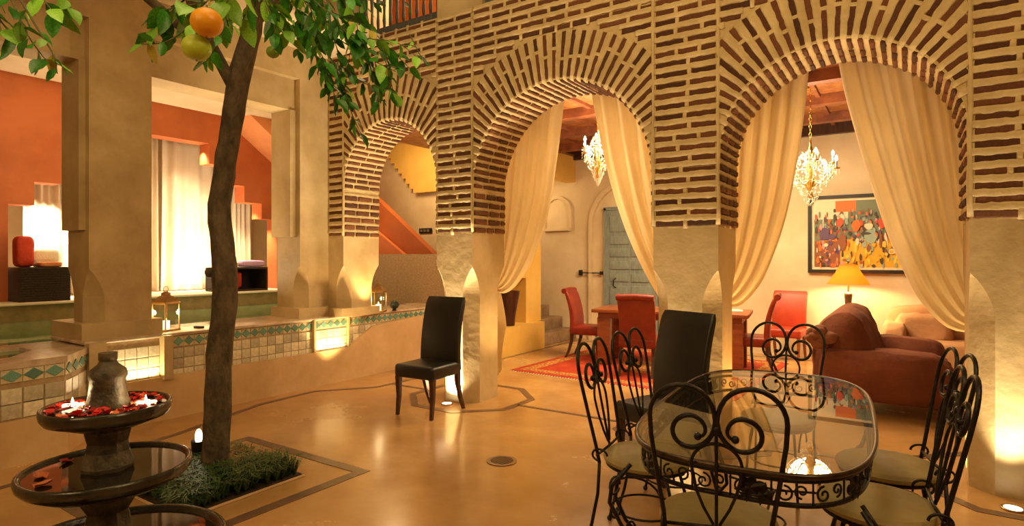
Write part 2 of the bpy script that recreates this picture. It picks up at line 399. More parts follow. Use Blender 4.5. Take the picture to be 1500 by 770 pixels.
for nm, xp, x0, x1, zc in ARC:
    bw = arch_wall(nm, xp, x0, x1, zc, TOP)
    w = struct(nm, bw, mortar)
    R = (x1-x0)/2; cx = (x0+x1)/2; ro = R + (.44 if nm != 'wall_arcade_left' else .50)
    ro = min(ro, 3.60-zc)
    mr = MB()
    courses(w, mr, ZB, TOP, lambda z: [(xp, x0)])
    def segs(z, cx=cx, zc=zc, ro=ro+.02):
        dz = z-zc
        if dz >= ro: return [(x0, x1)]
        k = math.sqrt(max(0, ro*ro-dz*dz)); return [(x0, cx-k), (cx+k, x1)]
    courses(w, mr, zc+.45*R, TOP, segs)
    na = int(round(PI*(R+.12)/.083)); da = PI/na
    for i in range(na+1):
        a = PI*(i+.5)/na; ca, sa = math.cos(a), math.sin(a)
        rmax = min(ro, R/max(abs(ca), 1e-3)-.005); ra = R+.006
        rd = Vector((ca, 0, sa)); td = Vector((-sa, 0, ca)); jit = random.uniform(-.03,.03); rd2 = (rd+td*jit).normalized()
        if i < na:
            if rmax-ra > .04:
                for s, l in split(rmax-ra, .15, .30):
                    r = ra+s+l/2; brick(w, (cx+ca*r, YF, zc+sa*r), rd2, td, (0,-1,0), l-.016, .044, .016)
                    if s > 0: ridge(mr, (cx+ca*(ra+s)-td.x*.05, YF, zc+sa*(ra+s)-td.z*.05), (cx+ca*(ra+s)+td.x*.05, YF, zc+sa*(ra+s)+td.z*.05), rd, (0,-1,0), .034, .034, .013, 2)
            for s, l in split(YB-YF, .14, .27):
                brick(w, (cx+ca*(R-.004), YF+s+l/2, zc+sa*(R-.004)), (0,1,0), td, (-ca,0,-sa), l-.02, .034, .046)
                if s > 0: ridge(mr, (cx+ca*R-td.x*.04, YF+s, zc+sa*R-td.z*.04), (cx+ca*R+td.x*.04, YF+s, zc+sa*R+td.z*.04), (0,1,0), (-ca,0,-sa), .024, .024, .016, 2)
        a = PI*i/na; ca, sa = math.cos(a), math.sin(a); rmax = min(ro, R/max(abs(ca), 1e-3)-.005); td = Vector((-sa, 0, ca))
        if rmax-R > .03: ridge(mr, (cx+ca*(R-.006), YF, zc+sa*(R-.006)), (cx+ca*rmax, YF, zc+sa*rmax), td, (0,-1,0), da*R-.030, da*rmax-.037, .014)
        ridge(mr, (cx+ca*R, YF-.006, zc+sa*R), (cx+ca*R, YB, zc+sa*R), td, (-ca,0,-sa), da*R-.030, da*R-.030, .018)
    z = ZB+SP*.45
    while z < zc-.03:
        for xx, ox in ((x0, 1), (x1, -1)):
            for s, l in split(YB-YF, .14, .27):
                brick(w, (xx+ox*.004, YF+s+l/2, z), (0,1,0), (0,0,1), (ox,0,0), l-.02, TH, .046)
                if s > 0: ridge(mr, (xx, YF+s, z-.04), (xx, YF+s, z+.04), (0,1,0), (ox,0,0), .024, .024, .016, 2)
            ridge(mr, (xx, YF-.006, z+SP/2), (xx, YB, z+SP/2), (0,0,1), (ox,0,0), SP-TH-.002, SP-TH-.002, .018)
        z += SP
    mr.build('mortar_joints', mortar, w, smooth='all', kind='stuff')
    # mortar fillets running up the pier edges
    f = MB()
    for xx in ((x0, x1) if xp != -5.9 else (x0,)):
        f.tube([(xx+random.uniform(-.004,.004), YF, ZB+.02+k*.12) for k in range(19)], [.017+random.uniform(-.004,.004) for k in range(19)], 6)
    f.build('mortar_fillet', mortar, w, smooth='all')
b = MB(); b.box(.331, .95, YF, YB, ZB, TOP); w = struct('wall_arcade_end', b, mortar)
mr = MB(); courses(w, mr, ZB, 3.7, lambda z: [(.331, .86)]); mr.build('mortar_joints', mortar, w, smooth='all', kind='stuff')
b = MB(); b.box(.95, 6, YF, YB, 0, 7); struct('wall_arcade_far', b, plaster_olive)
# plastered lower piers
b = MB(); pier(b, XLB, XL, 4.39, YB, .78, ZB, {'fr'}); pier(b, XL, -5.63, YF, YB, .78, ZB, {'fr', 'br'})
b.box(-6.38, -5.85, 4.34, YB, .79, .91); b.box(-5.9, -5.61, 4.76, YB, .79, .89)
struct('trim_1', b, plaster_olive)
for i, (k, (a, c)) in enumerate(PIERS.items()):
    b = MB(); pier(b, a, c, YF, YB, 0, ZB, {'fl','fr','bl','br'})
    struct('trim_%d' % (i+2), b, plaster_olive)
# --- left wing
b = MB()
pier(b, XLB, XL, 2.245, 2.758, .78, 1.70, {'fl','fr'})
b.box(XLB, XL, 2.245, 2.758, 1.70, 3.22); b.box(XL-.09, XL, 2.245, 2.758, 3.22, 3.58); b.box(-6.50, -5.84, 2.17, 2.83, .79, .93)
b.box(XLB+.001, XL-.07, 2.245-.05, 2.758+.03, 1.74, 3.22)
struct('trim_5', b, plaster_olive)
b = MB(); b.box(XLB, XL, 4.39, YB, ZB+.001, 4.3)                 # corner
b.box(XLB, XL, -4, 4.39, 3.58, 4.04); b.box(XLB, XL, -4, 3.6, 4.04, 5.5)
b.box(XLB, XL-.09, -4, 4.39, 3.22, 3.58)                      # recessed beam
b.box(XLB, XL-.07, 4.31, 4.39, ZB, 3.22)
b.box(XLB, XL, -4, .6, 0, 3.22)
struct('wall_left', b, plaster_olive)
# pool wall: plinth, tiles, band, coping
XP = -5.76
b = MB(); b.box(-6.35, XP, 2.2, 6.95, 0, .765)
wp = struct('wall_pool', b, groutm)
pl = MB(); # plaster plinth with rising end
pl.prism([(2.2,0),(6.95,0),(6.95,.68),(6.2,.68),(5.35,.62),(4.95,.40),(2.2,.40)], 'x', XP-.01, XP+.045)
pl.build('plinth', plaster, wp)
cp = MB(); cp.rbox(-6.45, XP+.03, 2.15, 6.98, .762, .792, .012); cp.build('coping', marblem, wp, smooth=True)
def tile_mesh(name, mat, dia=False):
    b = MB()
    if dia: pts = [(0,-.5),(.5,0),(0,.5),(-.5,0)]
    else: pts = [(-.5,-.5),(.5,-.5),(.5,.5),(-.5,.5)]
    b.loft([[(x, .5, z) for x, z in pts], [(x, -.3, z) for x, z in pts], [(x*.93, -.5, z*.93) for x, z in pts]], True, True)
    o = b.build(name, mat); me = o.data; bpy.data.objects.remove(o); return me
TM = tile_mesh('tile', tilem); TB = tile_mesh('band_tile', tileband); TG = tile_mesh('diamond_tile', tilegreen, True); TS = tile_mesh('green_tile', tilegreen)
def tiling(parent, p0, p1, zrows, zband, tw=.098, skip=None, band=True):
    p0, p1 = Vector(p0), Vector(p1); d = (p1-p0); n = max(1, int(round(d.length/tw))); w = d.length/n; d.normalize()
    out = Vector((d.y, -d.x)) if True else None
    X = (d.x, d.y, 0); Y = (-out.x, -out.y, 0)
    for i in range(n):
        c = p0+d*(w*(i+.5)); s = w*(i+.5)
        for z in zrows:
            if skip and skip(s, z): continue
            share('tile', TM, parent, axes((c.x+out.x*.003, c.y+out.y*.003, z), X, Y, (0,0,1), w*.93, .014, tw*.93))
        if band and not (skip and skip(s, zband)):
            share('band_tile', TB, parent, axes((c.x+out.x*.002, c.y+out.y*.002, zband), X, Y, (0,0,1), w*.96, .012, .098))
            share('diamond_tile', TG, parent, axes((c.x+out.x*.010, c.y+out.y*.010, zband), X, Y, (0,0,1), w*.97, .010, .086))
# out direction must be +X : travelling +Y gives out=(1,0)
ramp = lambda y: .40 if y < 4.95 else (.40+(y-4.95)*.55 if y < 5.35 else .62)
tiling(wp, (XP, 2.78), (XP, 6.93), [.352+.098*k+.05 for k in range(3)], .707, skip=lambda s, z: z < .65 and (z+.049 < ramp(2.78+s)))
# niche panels under the columns, lit by floor lamps
lm = MB(); lm.box(XP-.01, XP+.09, 2.76, 2.84, .38, .78); lm.box(XP-.01, XP+.09, 2.16, 2.29, .38, .78); lm.box(XP-.005, XP+.055, 4.44, 4.465, .40, .775); lm.box(XP-.005, XP+.05, 4.95, 4.97, .40, .775); lm.build('pilasters_and_light_stops', plaster_olive, wp)  # column legs, plus thin corner strips added to bound the niche light
tiling(wp, (XP, 2.27), (XP, 2.76), [.45,.548,.646], .74, skip=lambda s, z: z > .7, band=True)
# basin bulging towards the court
bas = [(-5.78,2.2),(-5.37,1.88),(-5.33,1.35),(-5.42,.8),(-5.8,.45),(-6.4,.45),(-6.4,2.2)]
b = MB(); b.prism(bas, 'z', 0, .70); wb = struct('wall_basin', b, groutm)
def inset(poly, k):
    cx = sum(p[0] for p in poly)/len(poly); cy = sum(p[1] for p in poly)/len(poly)
    return [(cx+(x-cx)*k, cy+(y-cy)*k) for x, y in poly]
b = MB(); outer = inset(bas, 1.03); inner = [( -5.98+.30*math.cos(2*PI*k/7*1), 1.33+.45*math.sin(2*PI*k/7)) for k in range(7)]
inner = [(-5.93,1.85),(-5.62,1.62),(-5.58,1.2),(-5.72,.8),(-5.95,.75),(-6.2,.8),(-6.2,1.85)]
n = 7; vs = [(x,y,.75) for x,y in outer]+[(x,y,.75) for x,y in inner]+[(x,y,.70) for x,y in outer]+[(x,y,.70) for x,y in inner]
b.add(vs, [(i,(i+1)%n,n+(i+1)%n,n+i) for i in range(n)]+[(2*n+i,2*n+(i+1)%n,(i+1)%n,i) for i in range(n)]+[(3*n+i,3*n+(i+1)%n,n+(i+1)%n,n+i) for i in range(n)])
b.build('coping', marblem, wb)
b = MB(); b.prism(inner, 'z', .69, .722); b.build('basin_water', waterm, wb)
for i in (3,2,1,0):
    q0, q1 = bas[i+1], bas[i]
    tiling(wb, q0, q1, [.40, .50, .60-.007][:3], .65, tw=.125, skip=lambda s, z: .55 < z < .6, band=True)
bp = MB(); bp.prism(inset(bas, 1.035), 'z', 0, .33); bp.build('plinth', plaster, wb)
# gallery pool, ledge, stepped wall
b = MB(); b.box(-9.2, -6.3, -1.5, 6.95, .62, .70); struct('floor_pool_water', b, waterm)
b = MB(); b.box(-11.6, -9.2, -2, 9.2, .0, .90); b.box(-9.2, -6.3, -2, -1.5, 0, .92)
lg = struct('floor_ledge', b, M('ledge_tile_face', (.22,.17,.07), (.32,.25,.11), 8, .4))
b = MB(); b.rbox(-11.6, -9.15, -2, 9.2, .90, .935, .012); b.build('ledge_top', whitep, lg)
XO = -9.6
steps_y = [2.75,3.025,3.33,3.67,4.01,5.39,5.70,6.01,6.34,6.65]
steps_z = [2.19,2.50,2.80,3.10,3.40,3.10,2.80,2.47,2.19]
b = MB(); poly = [(-2,.93),(2.75,.93)]
z_prev = .93
seq = [(2.75,.93),(2.75,2.19),(3.025,2.19),(3.025,2.50),(3.33,2.50),(3.33,2.78),(3.67,2.78),(3.67,3.08),(4.01,3.08),(4.01,3.38),(5.39,3.38),(5.39,3.05),(5.70,3.05),(5.70,2.74),(6.01,2.74),(6.01,2.46),(6.34,2.46),(6.34,2.19),(6.65,2.19),(6.65,.93)]
def column_fill(b, y0, y1, z0, z1, x0=XO-.30, x1=XO): b.box(x0, x1, y0, y1, z0, z1)
ZC = 3.92
column_fill(b, -2, 2.75, .93, ZC); column_fill(b, 6.65, 9.2, .93, ZC)
ys = [2.75,3.025,3.33,3.67,4.01,5.39,5.70,6.01,6.34,6.65]; zs = [2.19,2.50,2.78,3.08,3.38,3.05,2.74,2.46,2.19]
for i in range(9): column_fill(b, ys[i], ys[i+1], zs[i], ZC)
struct('wall_gallery', b, orangep)
b = MB(); b.box(-11.8, -11.5, -2, 9.2, .9, 4); b.box(-11.5, -9.9, 7.4, 7.5, .9, 4); b.box(-11.5, -9.9, 1.7, 1.8, .9, 4)
struct('wall_alcove', b, creamp)
b = MB(); b.box(-12, -5.0, -2, 10.4, ZC, ZC+.12)
b.box(-9.35, -6.9, -2, 9.0, ZC-.10, ZC)
struct('ceiling_gallery', b, creamp)
# stair flight rising across the gallery wall (terracotta underside)
b = MB(); zf = lambda y: 3.94-.70*(y-5.5)
b.prism([(5.4, zf(5.4)),(9.1, zf(9.1)),(9.1, zf(9.1)+.25),(5.4, zf(5.4)+.25)], 'x', XO, -8.9)
struct('trim_6', b, M('lit_terracotta_plaster', (.62,.22,.08), (.72,.29,.11), 1.5, .6, .1))  # lighter terracotta, the underside's lit tone put into its colour
# end of gallery seen through the small arch
b = MB(); b.box(-9.2, -5.30, 7.0, 7.15, 0, 1.555); struct('wall_gallery_end', b, M('stippled_beige_plaster', (.40,.28,.17), (.52,.38,.24), 30, .7, .8, 60))
b = MB(); b.prism([(-9.0,3.03),(-6.85,1.44),(-6.85,1.0),(-9.0,1.0)], 'y', 8.0, 8.15); struct('wall_stair', b, orangep)
b = MB(); b.prism([(-9.0,2.40),(-7.55,1.50),(-7.55,1.2),(-9.0,1.2)], 'y', 7.9, 7.99); struct('trim_7', b, M('bright_terracotta_plaster', (.66,.20,.07), (.74,.26,.09), 1.5, .6, .1))
b = MB(); b.box(-11, -6.6, 9.0, 9.15, 0, 4.0); struct('wall_far', b, creamp)
b = MB()
px = [(573,212),(580,234),(590,256),(598,275),(606,295)]
x = -9.25; z = 3.85
for i in range(9):
    b.box(x+i*.105, x+(i+1)*.105, 8.86, 9.0, 3.78-.112*i, 4.0)
b.box(x+9*.105, -6.6, 8.86, 9.0, 2.80, 4.0)
struct('trim_8', b, yellowp)
b = MB(); b.rbox(-.17, .17, -.015, 0, -.05, .05, .005)
sw = b.build('switch_plate', blackm, smooth=True); sw.location = (-8.08, 8.985, 2.04)
tag(sw, 'small dark switch plate on the pale wall seen through the narrow arch', 'switch')
for k in range(3):
    q = MB(); q.box(-.13+.09*k, -.07+.09*k, -.022, -.014, -.025, .025); q.build('rocker', M('grey_rocker', (.2,.18,.15), rough=.4), sw)
# living room
b = MB(); b.box(-7.2, 4, 9.85, 10.05, 0, 3.5); struct('wall_back', b, creamp)
b = MB(); b.box(-5.55, -5.02, 7.15, 8.50, 0, .44); b.box(-5.55, -5.15, 7.15, 8.6, 1.17, 3.5); b.box(-5.55, -5.15, 8.13, 8.6, .44, 1.17); b.box(-5.55, -5.47, 7.15, 8.13, .44, 1.17)
b.box(-5.35, -5.15, 8.6, 9.85, 2.9, 3.5); wy = struct('wall_yellow', b, yellowp)
b = MB(); b.box(-7.2, -5.3, 8.45, 8.6, 0, 3.5); b.box(-7.3,-7.2,8.45,10.05,0,3.5); struct('wall_stairwell', b, creamp)
b = MB(); b.box(3.6, 3.8, YB, 9.85, 0, 3.5); struct('wall_right', b, creamp)
b = MB(); b.box(-7.2, 4, YB, 10.05, 3.46, 3.6); cl = struct('ceiling', b, ceilm)
for k, yy in enumerate([5.95, 7.0, 8.05, 9.1]):
    q = MB(); q.box(-5.15, 3.6, yy-.07, yy+.07, 3.34, 3.47); q.build('beam', beamm, cl)
for xx in [-5.1+.42*k for k in range(21)]:
    q = MB(); q.box(xx-.025, xx+.025, YB, 9.85, 3.42, 3.465); q.build('plank', beamm, cl)
q = MB(); q.box(-5.15, 3.6, 9.76, 9.85, 3.30, 3.46); q.box(-5.15, -5.05, 8.6, 9.85, 3.36, 3.46); q.build('cornice', darkwood, cl)
# steps at the stair opening
st = thing('staircase', 'worn brown stone steps rising beside the low yellow wall', 'stairs', (-5.12, 9.22, 0))
for k in range(5):
    q = MB(); q.rbox(-.29*(k+1) if k < 4 else -1.46, -.29*k, -.61, .61, .2*k if k == 0 else .2*k-.02, .2*(k+1), .015); q.build('step', steps_m, st, smooth=True)
# shallow niches on the back wall
b = MB(); R = .30
def arch_panel(b, cx, w, z0, zc, y0, y1, n=14):
    pts = [(cx-w/2, z0)]+[(cx-w/2*math.cos(PI*k/n), zc+w/2*1.15*math.sin(PI*k/n)) for k in range(n+1)]+[(cx+w/2, z0)]
    b.prism(pts, 'y', y0, y1)
def arch_frame(b, cx, w, t, z0, zc, y0, y1, n=14):
    r = [(cx-w/2, z0)]+[(cx-w/2*math.cos(PI*k/n), zc+w/2*1.15*math.sin(PI*k/n)) for k in range(n+1)]+[(cx+w/2, z0)]
    s = [(cx+(x-cx)*(1+2*t/w), z0 if z == z0 else z+(t if z > zc else t*.2)) for x, z in r]
    for i in range(len(r)-1):
        b.add([(r[i][0],y0,r[i][1]),(r[i+1][0],y0,r[i+1][1]),(s[i+1][0],y0,s[i+1][1]),(s[i][0],y0,s[i][1]),
               (r[i][0],y1,r[i][1]),(r[i+1][0],y1,r[i+1][1]),(s[i+1][0],y1,s[i+1][1]),(s[i][0],y1,s[i][1])],
              [(0,1,2,3),(4,5,6,7),(0,1,5,4),(1,2,6,5),(2,3,7,6),(3,0,4,7)])
arch_frame(b, -5.52, .50, .05, 2.05, 2.32, 9.80, 9.85); b.box(-5.80,-5.24,9.78,9.85,2.0,2.05)
arch_frame(b, -4.15, 1.25, .07, 0, 2.05, 9.77, 9.85)
struct('trim_9', b, creamp)
# blue door, ajar flat on the wall
dr = MB(); dr.box(0, .92, -.05, 0, 0, 2.34); dr.box(-.04,0,-.07,0,0,2.38); dr.box(.92,.96,-.07,0,0,2.38); dr.box(-.04,.96,-.07,0,2.34,2.40)
door = struct('door_1', dr, bluewood); door.location = (-4.50, 9.84, 0)
for r_, (z0, z1) in enumerate([(.12,.55),(.62,1.0),(1.07,1.22),(1.29,1.44),(1.51,1.66),(1.73,1.88),(1.95,2.24)]):
    for c_ in range(2):
        q = MB(); q.rbox(.07+c_*.41, .44+c_*.41, -.068, -.045, z0, z1, .01); q.build('panel', bluewood, door, smooth=True)
q = MB(); q.tube([(.20,-.07,1.14),(.16,-.10,1.10),(.16,-.10,1.00),(.20,-.07,.96)], .01); q.build('door_handle', blackm, door, smooth='all')
hb = thing('towel_rail', 'black iron rail fixed to the pale wall left of the blue door', 'rail', (-5.02, 9.80, 1.22))
q = MB(); q.tube([(0,-.02,0),(.42,-.02,0)], .012); q.build('rail_bar', blackm, hb, smooth='all')
q = MB(); q.box(-.02,.02,-.03,.05,-.05,.05); q.build('bracket', blackm, hb); q = MB(); q.box(.40,.43,-.03,.05,-.03,.03); q.build('bracket', blackm, hb)
# enclosing court walls behind and right of the camera
b = MB(); b.box(5.8, 6, -4, YF, 0, 6.5); b.box(-6.45, 6, -4.2, -4, 0, 6.5); struct('wall_court', b, plaster)
# upper floor: slab, upper piers, railings, lit wall behind
b = MB()
for a, c in PIERS.values(): b.box(a-.02, c+.1, YF+.03, YB, TOP, 7)
b.box(XLB, -5.45, 4.75, YB, 4.3, 7); b.box(-5.9,-5.45,4.85,YB,TOP,4.3); b.box(-5.9, 6, YF+.012, YB+1.5, TOP-.1, TOP+.006) 
struct('wall_upper', b, plaster_olive)
b = MB(); b.box(-8, 6, 6.9, 7.1, 3.95, 7); b.box(-7.9, -7.7, -4, 7, TOP, 7); struct('wall_upper_room', b, orangep)
def railing(p0, p1, label, lattice=False):
    p0, p1 = Vector(p0), Vector(p1); L = (p1-p0).length; t = thing('balcony_railing', label, 'railing', p0, math.atan2(p1.y-p0.y, p1.x-p0.x))
    q = MB(); q.box(0, L, -.03, .03, .05, .12); q.build('bottom_rail', railm, t)
    q = MB(); q.box(0, L, -.035, .035, .95, 1.02); q.build('top_rail', railm, t)
    n = int(L/.095)
    q = MB(); q.lathe([(.012,.12),(.02,.2),(.014,.3),(.024,.5),(.014,.7),(.02,.85),(.012,.95)], 8, (0,0,0), True, True)
    o = q.build('baluster', railm, t, smooth='all'); o.location = (L/n*.5, 0, 0)
    for k in range(1, n):
        c = o.copy(); COL.objects.link(c); c.parent = t; c.location = (L/n*(k+.5), 0, 0)
    for e in (0, L): q = MB(); q.box(e-.04, e+.04, -.04, .04, 0, 1.06); q.build('post', railm, t)
railing((-5.42, YF+.12, TOP), (-4.20, YF+.12, TOP), 'dark slatted balcony railing above the small narrow arch')
railing((-3.60, YF+.12, TOP), (-1.83, YF+.12, TOP), 'dark slatted balcony railing above the widest arch')
railing((XL-.12, 3.65, TOP), (XL-.12, 4.60, TOP), 'dark slatted balcony railing on the pool side behind the tree leaves')

# ================================================================== LIGHTS: lamps of the place and added fills
def uplight(name_label, x, y, e=30, tilt=(0,0,1), spot=75):
    t = thing('floor_uplight', name_label, 'lamp', (x, y, 0), 0)
    q = MB(); q.lathe([(.045,.001),(.060,.001),(.062,.008),(.058,.012),(.045,.010)], 24, (0,0,0)); q.build('ring', brassm, t, smooth=True)
    q = MB(); q.lathe([(.001,.010),(.045,.009)], 24, (0,0,0), True); q.build('lens', spot_e, t)
    l = light('SPOT', (x, y, .02), e, (1,.80,.50), .04, target=(x+tilt[0], y+tilt[1], tilt[2]), spot=spot, blend=.8)
uplight('round floor lamp lit at the front of the pier behind the empty black chair', -3.93, 4.69, 420, (0,.06,1), 120)
uplight('round floor lamp lit at the foot of the far right pier', .52, 4.60, 110, (0,.12,1), 80)
uplight('round floor lamp hidden at the foot of the middle pier', -1.50, 4.62, 120, (0,.16,1), 85)
light('SPOT', (-3.30, 5.1, .05), 50, W1, .08, target=(-3.45, 5.15, 3), spot=80)
light('SPOT', (-1.02, 5.1, .05), 80, W3, .06, target=(-1.10, 5.15, 3), spot=80)
light('SPOT', (-5.45, 4.62, .05), 80, W1, .04, target=(-5.72, 4.80, 2.4), spot=80)
light('SPOT', (-5.50, 5.15, .85), 35, W1, .04, target=(-5.45, 5.1, 3), spot=90)
light('AREA', (-5.70, 2.52, .415), 3.0, (1,.78,.42), .40, size_y=.03, target=(-5.72, 2.52, 1))
light('AREA', (-5.715, 4.70, .415), 1.8, (1,.78,.42), .40, size_y=.03, target=(-5.73, 4.70, 1))
light('SPOT', (.30, 5.1, .05), 45, W1, .04, target=(.28, 5.15, 3), spot=70)
# alcove spots and wash
for (yy, zz) in [(4.1,3.3),(5.3,3.3),(5.55,3.0),(6.17,2.42),(3.15,2.45),(6.45,2.14)]:
    light('SPOT', (-9.78, yy, zz), 60, (1,.80,.52), .03, target=(-10.1, yy, .9), spot=110, blend=1)
light('AREA', (-10.0, 3.3, 2.0), 40, (1,.82,.55), .5, target=(-10.6, 3.2, 1.4))
light('AREA', (-9.75, 5.5, 1.3), 55, (1,.78,.50), .5, size_y=1.4, target=(-10.5, 5.0, 2.0))
light('AREA', (-7.6, 3.0, 3.7), 26, W1, 1.2, target=(-9.4, 3.6, 2))
light('AREA', (-7.7, 7.6, 3.5), 24, W1, .6, target=(-7.6, 8.8, 2))
light('AREA', (-7.6, 3.4, 1.2), 42, (1,.72,.42), 1.5, target=(-7.4, 3.6, 4))  # upward fill added to brighten the gallery ceiling
light('POINT', (-6.2, 6.2, 2.6), 18, W1, .2)
# living room
light('AREA', (-2.2, 7.4, 3.2), 145, W2, 1.6, target=(-2.2, 7.4, 0))  # unseen overhead fill added to brighten the room
light('POINT', (-5.9, 9.2, 2.6), 12, W1, .15)
light('POINT', (-4.6, 6.2, 5.2), 110, W1, .3); light('POINT', (-7.0, 3.2, 5.8), 20, W1, .3)

# ================================================================== FURNITURE
def spow(v, e): return math.copysign(abs(v)**e, v)
def sq(b, c, h, e=.35, e2=None, nu=28, nv=16, amp=0, fr=6, seed=0, top=1.0):
    e2 = e2 or e; rings = []
    for j in range(nv+1):
        v = -PI/2 + PI*j/nv; ring = []
        for i in range(nu):
            u = 2*PI*i/nu
            p = Vector((h[0]*spow(math.cos(v), e2)*spow(math.cos(u), e), h[1]*spow(math.cos(v), e2)*spow(math.sin(u), e), h[2]*spow(math.sin(v), e2)))
            if amp:
                q = (p+Vector(c))*fr+Vector((seed,)*3); nn = noise.noise(q)+.5*noise.noise(q*2.1)
                p = p + p.normalized()*nn*amp
            ring.append(Vector(c)+p)
        rings.append(ring)
    return b.loft(rings, True, True)

# ---------- wrought iron chairs
def xb(z): return -.195-(z-.46)*.20
def build_iron_chair():
    t = thing('iron_chair', '', 'chair')
    for s in (-1, 1):
        q = MB(); q.tube([(-.27,s*.215,.012),(-.235,s*.20,.14),(-.205,s*.192,.30),(-.195,s*.195,.46)], .009, 6); q.ball((-.27,s*.215,.014), .015)
        q.build('leg', ironm, t, smooth='all')
        q = MB(); q.tube([(.22,s*.17,.012),(.19,s*.155,.16),(.15,s*.14,.32),(.12,s*.125,.435)], .009, 6); q.ball((.22,s*.17,.014), .015)
        q.build('leg', ironm, t, smooth='all')
        path = [(-.195,s*.195,.46),(xb(.55),s*.20,.55),(xb(.7),s*.222,.70),(xb(.85),s*.242,.85)]
        n = 44
        for k in range(n+1):
            th = (0 + 610*k/n)*PI/180; f = max(0, (th-PI*.75)/(math.radians(610)-PI*.75))
            r = .122*(1-f)**1.0+.016*f; cy = .123-.05*min(1, f*1.6); cz = .925-.052*min(1, f*1.3)
            y = s*(cy+r*math.cos(th)); z = cz+r*math.sin(th); path.append((xb(z), y, z))
        q = MB(); q.tube(path, [.0095]*(len(path)-14)+[.0095-.0003*k for k in range(14)], 7); q.ball(path[-1], .015)
        q.build('back_scroll', ironm, t, smooth='all')
        q = MB(); path = []
        for k in range(15):
            th = PI/2 - k/14*PI*.5; path.append((.0+.092*math.cos(th), .75+.085*math.sin(th)))
        path += [(.088,.71),(.074,.65),(.048,.585),(.012,.52)]
        q.tube([(xb(z), s*y, z) for y, z in path], .0065, 6); q.build('lyre_bar', ironm, t, smooth='all')
        # curl where the upright meets the seat
        q = MB(); q.tube([(-.19+.03*math.cos(a)*1.3, s*.205, .50+.03*math.sin(a)) for a in [x*.35 for x in range(14)]], .006, 5); q.build('curl', ironm, t, smooth='all')
        q = MB(); q.tube([(.13*math.cos(a)-.02, s*(.155+.0*a), .30+.10*math.sin(a)) for a in [PI*k/10 for k in range(11)]], .006, 5); q.build('brace', ironm, t, smooth='all')
    q = MB(); q.tube([(xb(z), 0, z) for z in (.50,.6,.7,.8,.90)], .007, 6); q.ball((xb(.885),0,.885), .017, sz=1.3); q.build('centre_bar', ironm, t, smooth='all')
    q = MB(); q.tube([(.165*math.cos(a)-.01, .165*math.sin(a), .20) for a in [2*PI*k/28 for k in range(28)]], .006, 5, True); q.build('stretcher_ring', ironm, t, smooth='all')
    q = MB(); q.tube([(.205*math.cos(a), .205*math.sin(a), .432) for a in [2*PI*k/32 for k in range(32)]], .009, 6, True)
    q.tube([(xb(.5),-.2,.50),(xb(.5)+.01,0,.505),(xb(.5),.2,.50)], .007); q.build('seat_frame', ironm, t, smooth='all')
    q = MB(); q.lathe([(.001,.436),(.205,.438),(.222,.450),(.226,.465),(.216,.482),(.17,.494),(.09,.500),(.001,.502)], 36, (0,0,0)); q.build('seat', vinyl, t, smooth=35)
    for ch in t.children:
        if ch.name.split('.')[0] in ('back_scroll','lyre_bar','curl','leg','brace'):
            for v in ch.data.vertices: v.co.y *= .94
    return t
ic = build_iron_chair()
chairs = [
 ((-1.13, 2.96, 0), math.radians(6), 'wrought iron chair nearer the camera on the left side of the glass table'),
 ((-1.15, 3.46, 0), math.radians(-2), 'wrought iron chair on the left side of the glass table, nearer the black leather chair'),
 ((-.09, 3.50, 0), math.radians(194), 'wrought iron chair on the right side of the glass table, nearer the brown loveseat'),
 ((-.11, 2.93, 0), math.radians(187), 'wrought iron chair on the right side of the glass table, nearer the camera'),
 ((-.635, 2.43, 0), math.radians(104), 'nearest wrought iron chair, its back to us at the near end of the glass table'),
 ((-.70, 4.13, 0), math.radians(-92), 'wrought iron chair at the far end of the glass table, facing us')]
GRP = 'wrought iron chairs around the glass table'
for k, (p, r, lab) in enumerate(chairs):
    if k: dup(ic, p, r, lab, GRP)
ic.location = chairs[0][0]; ic.rotation_euler = (0, 0, chairs[0][1]); ic['label'] = chairs[0][2]; ic['group'] = GRP

# ---------- glass table
gt = thing('glass_table', 'long rounded glass dining table on black wrought iron with leaf scrollwork', 'table', (-.605, 3.19, 0), math.radians(4))
A_, B_, EX = .475, .99, 2.0/3.5
def se(a, k=1.0, z=0): return Vector((A_*k*spow(math.cos(a), EX), B_*k*spow(math.sin(a), EX), z))
NP = 96
q = MB(); ring = lambda k, z: [se(2*PI*i/NP, k, z) for i in range(NP)]
q.loft([ring(.985,.742), ring(.99,.744), ring(.99,.752), ring(.985,.754)], True, True); q.build('glass_top', glassm, gt)
rimm = M('bronzed_iron_rim', (.04,.028,.02), (.10,.065,.04), 20, .3, metal=.8)
q = MB(); q.tube([se(2*PI*i/NP, 1.0, .748) for i in range(NP)], .0105, 8, True); q.build('top_rim', rimm, gt, smooth='all')
q = MB(); q.tube([se(2*PI*i/NP, .97, .722) for i in range(NP)], .008, 6, True); q.build('upper_ring', ironm, gt, smooth='all')
q = MB(); q.tube([se(2*PI*i/NP, .955, .632) for i in range(NP)], .010, 6, True); q.build('lower_ring', ironm, gt, smooth='all')
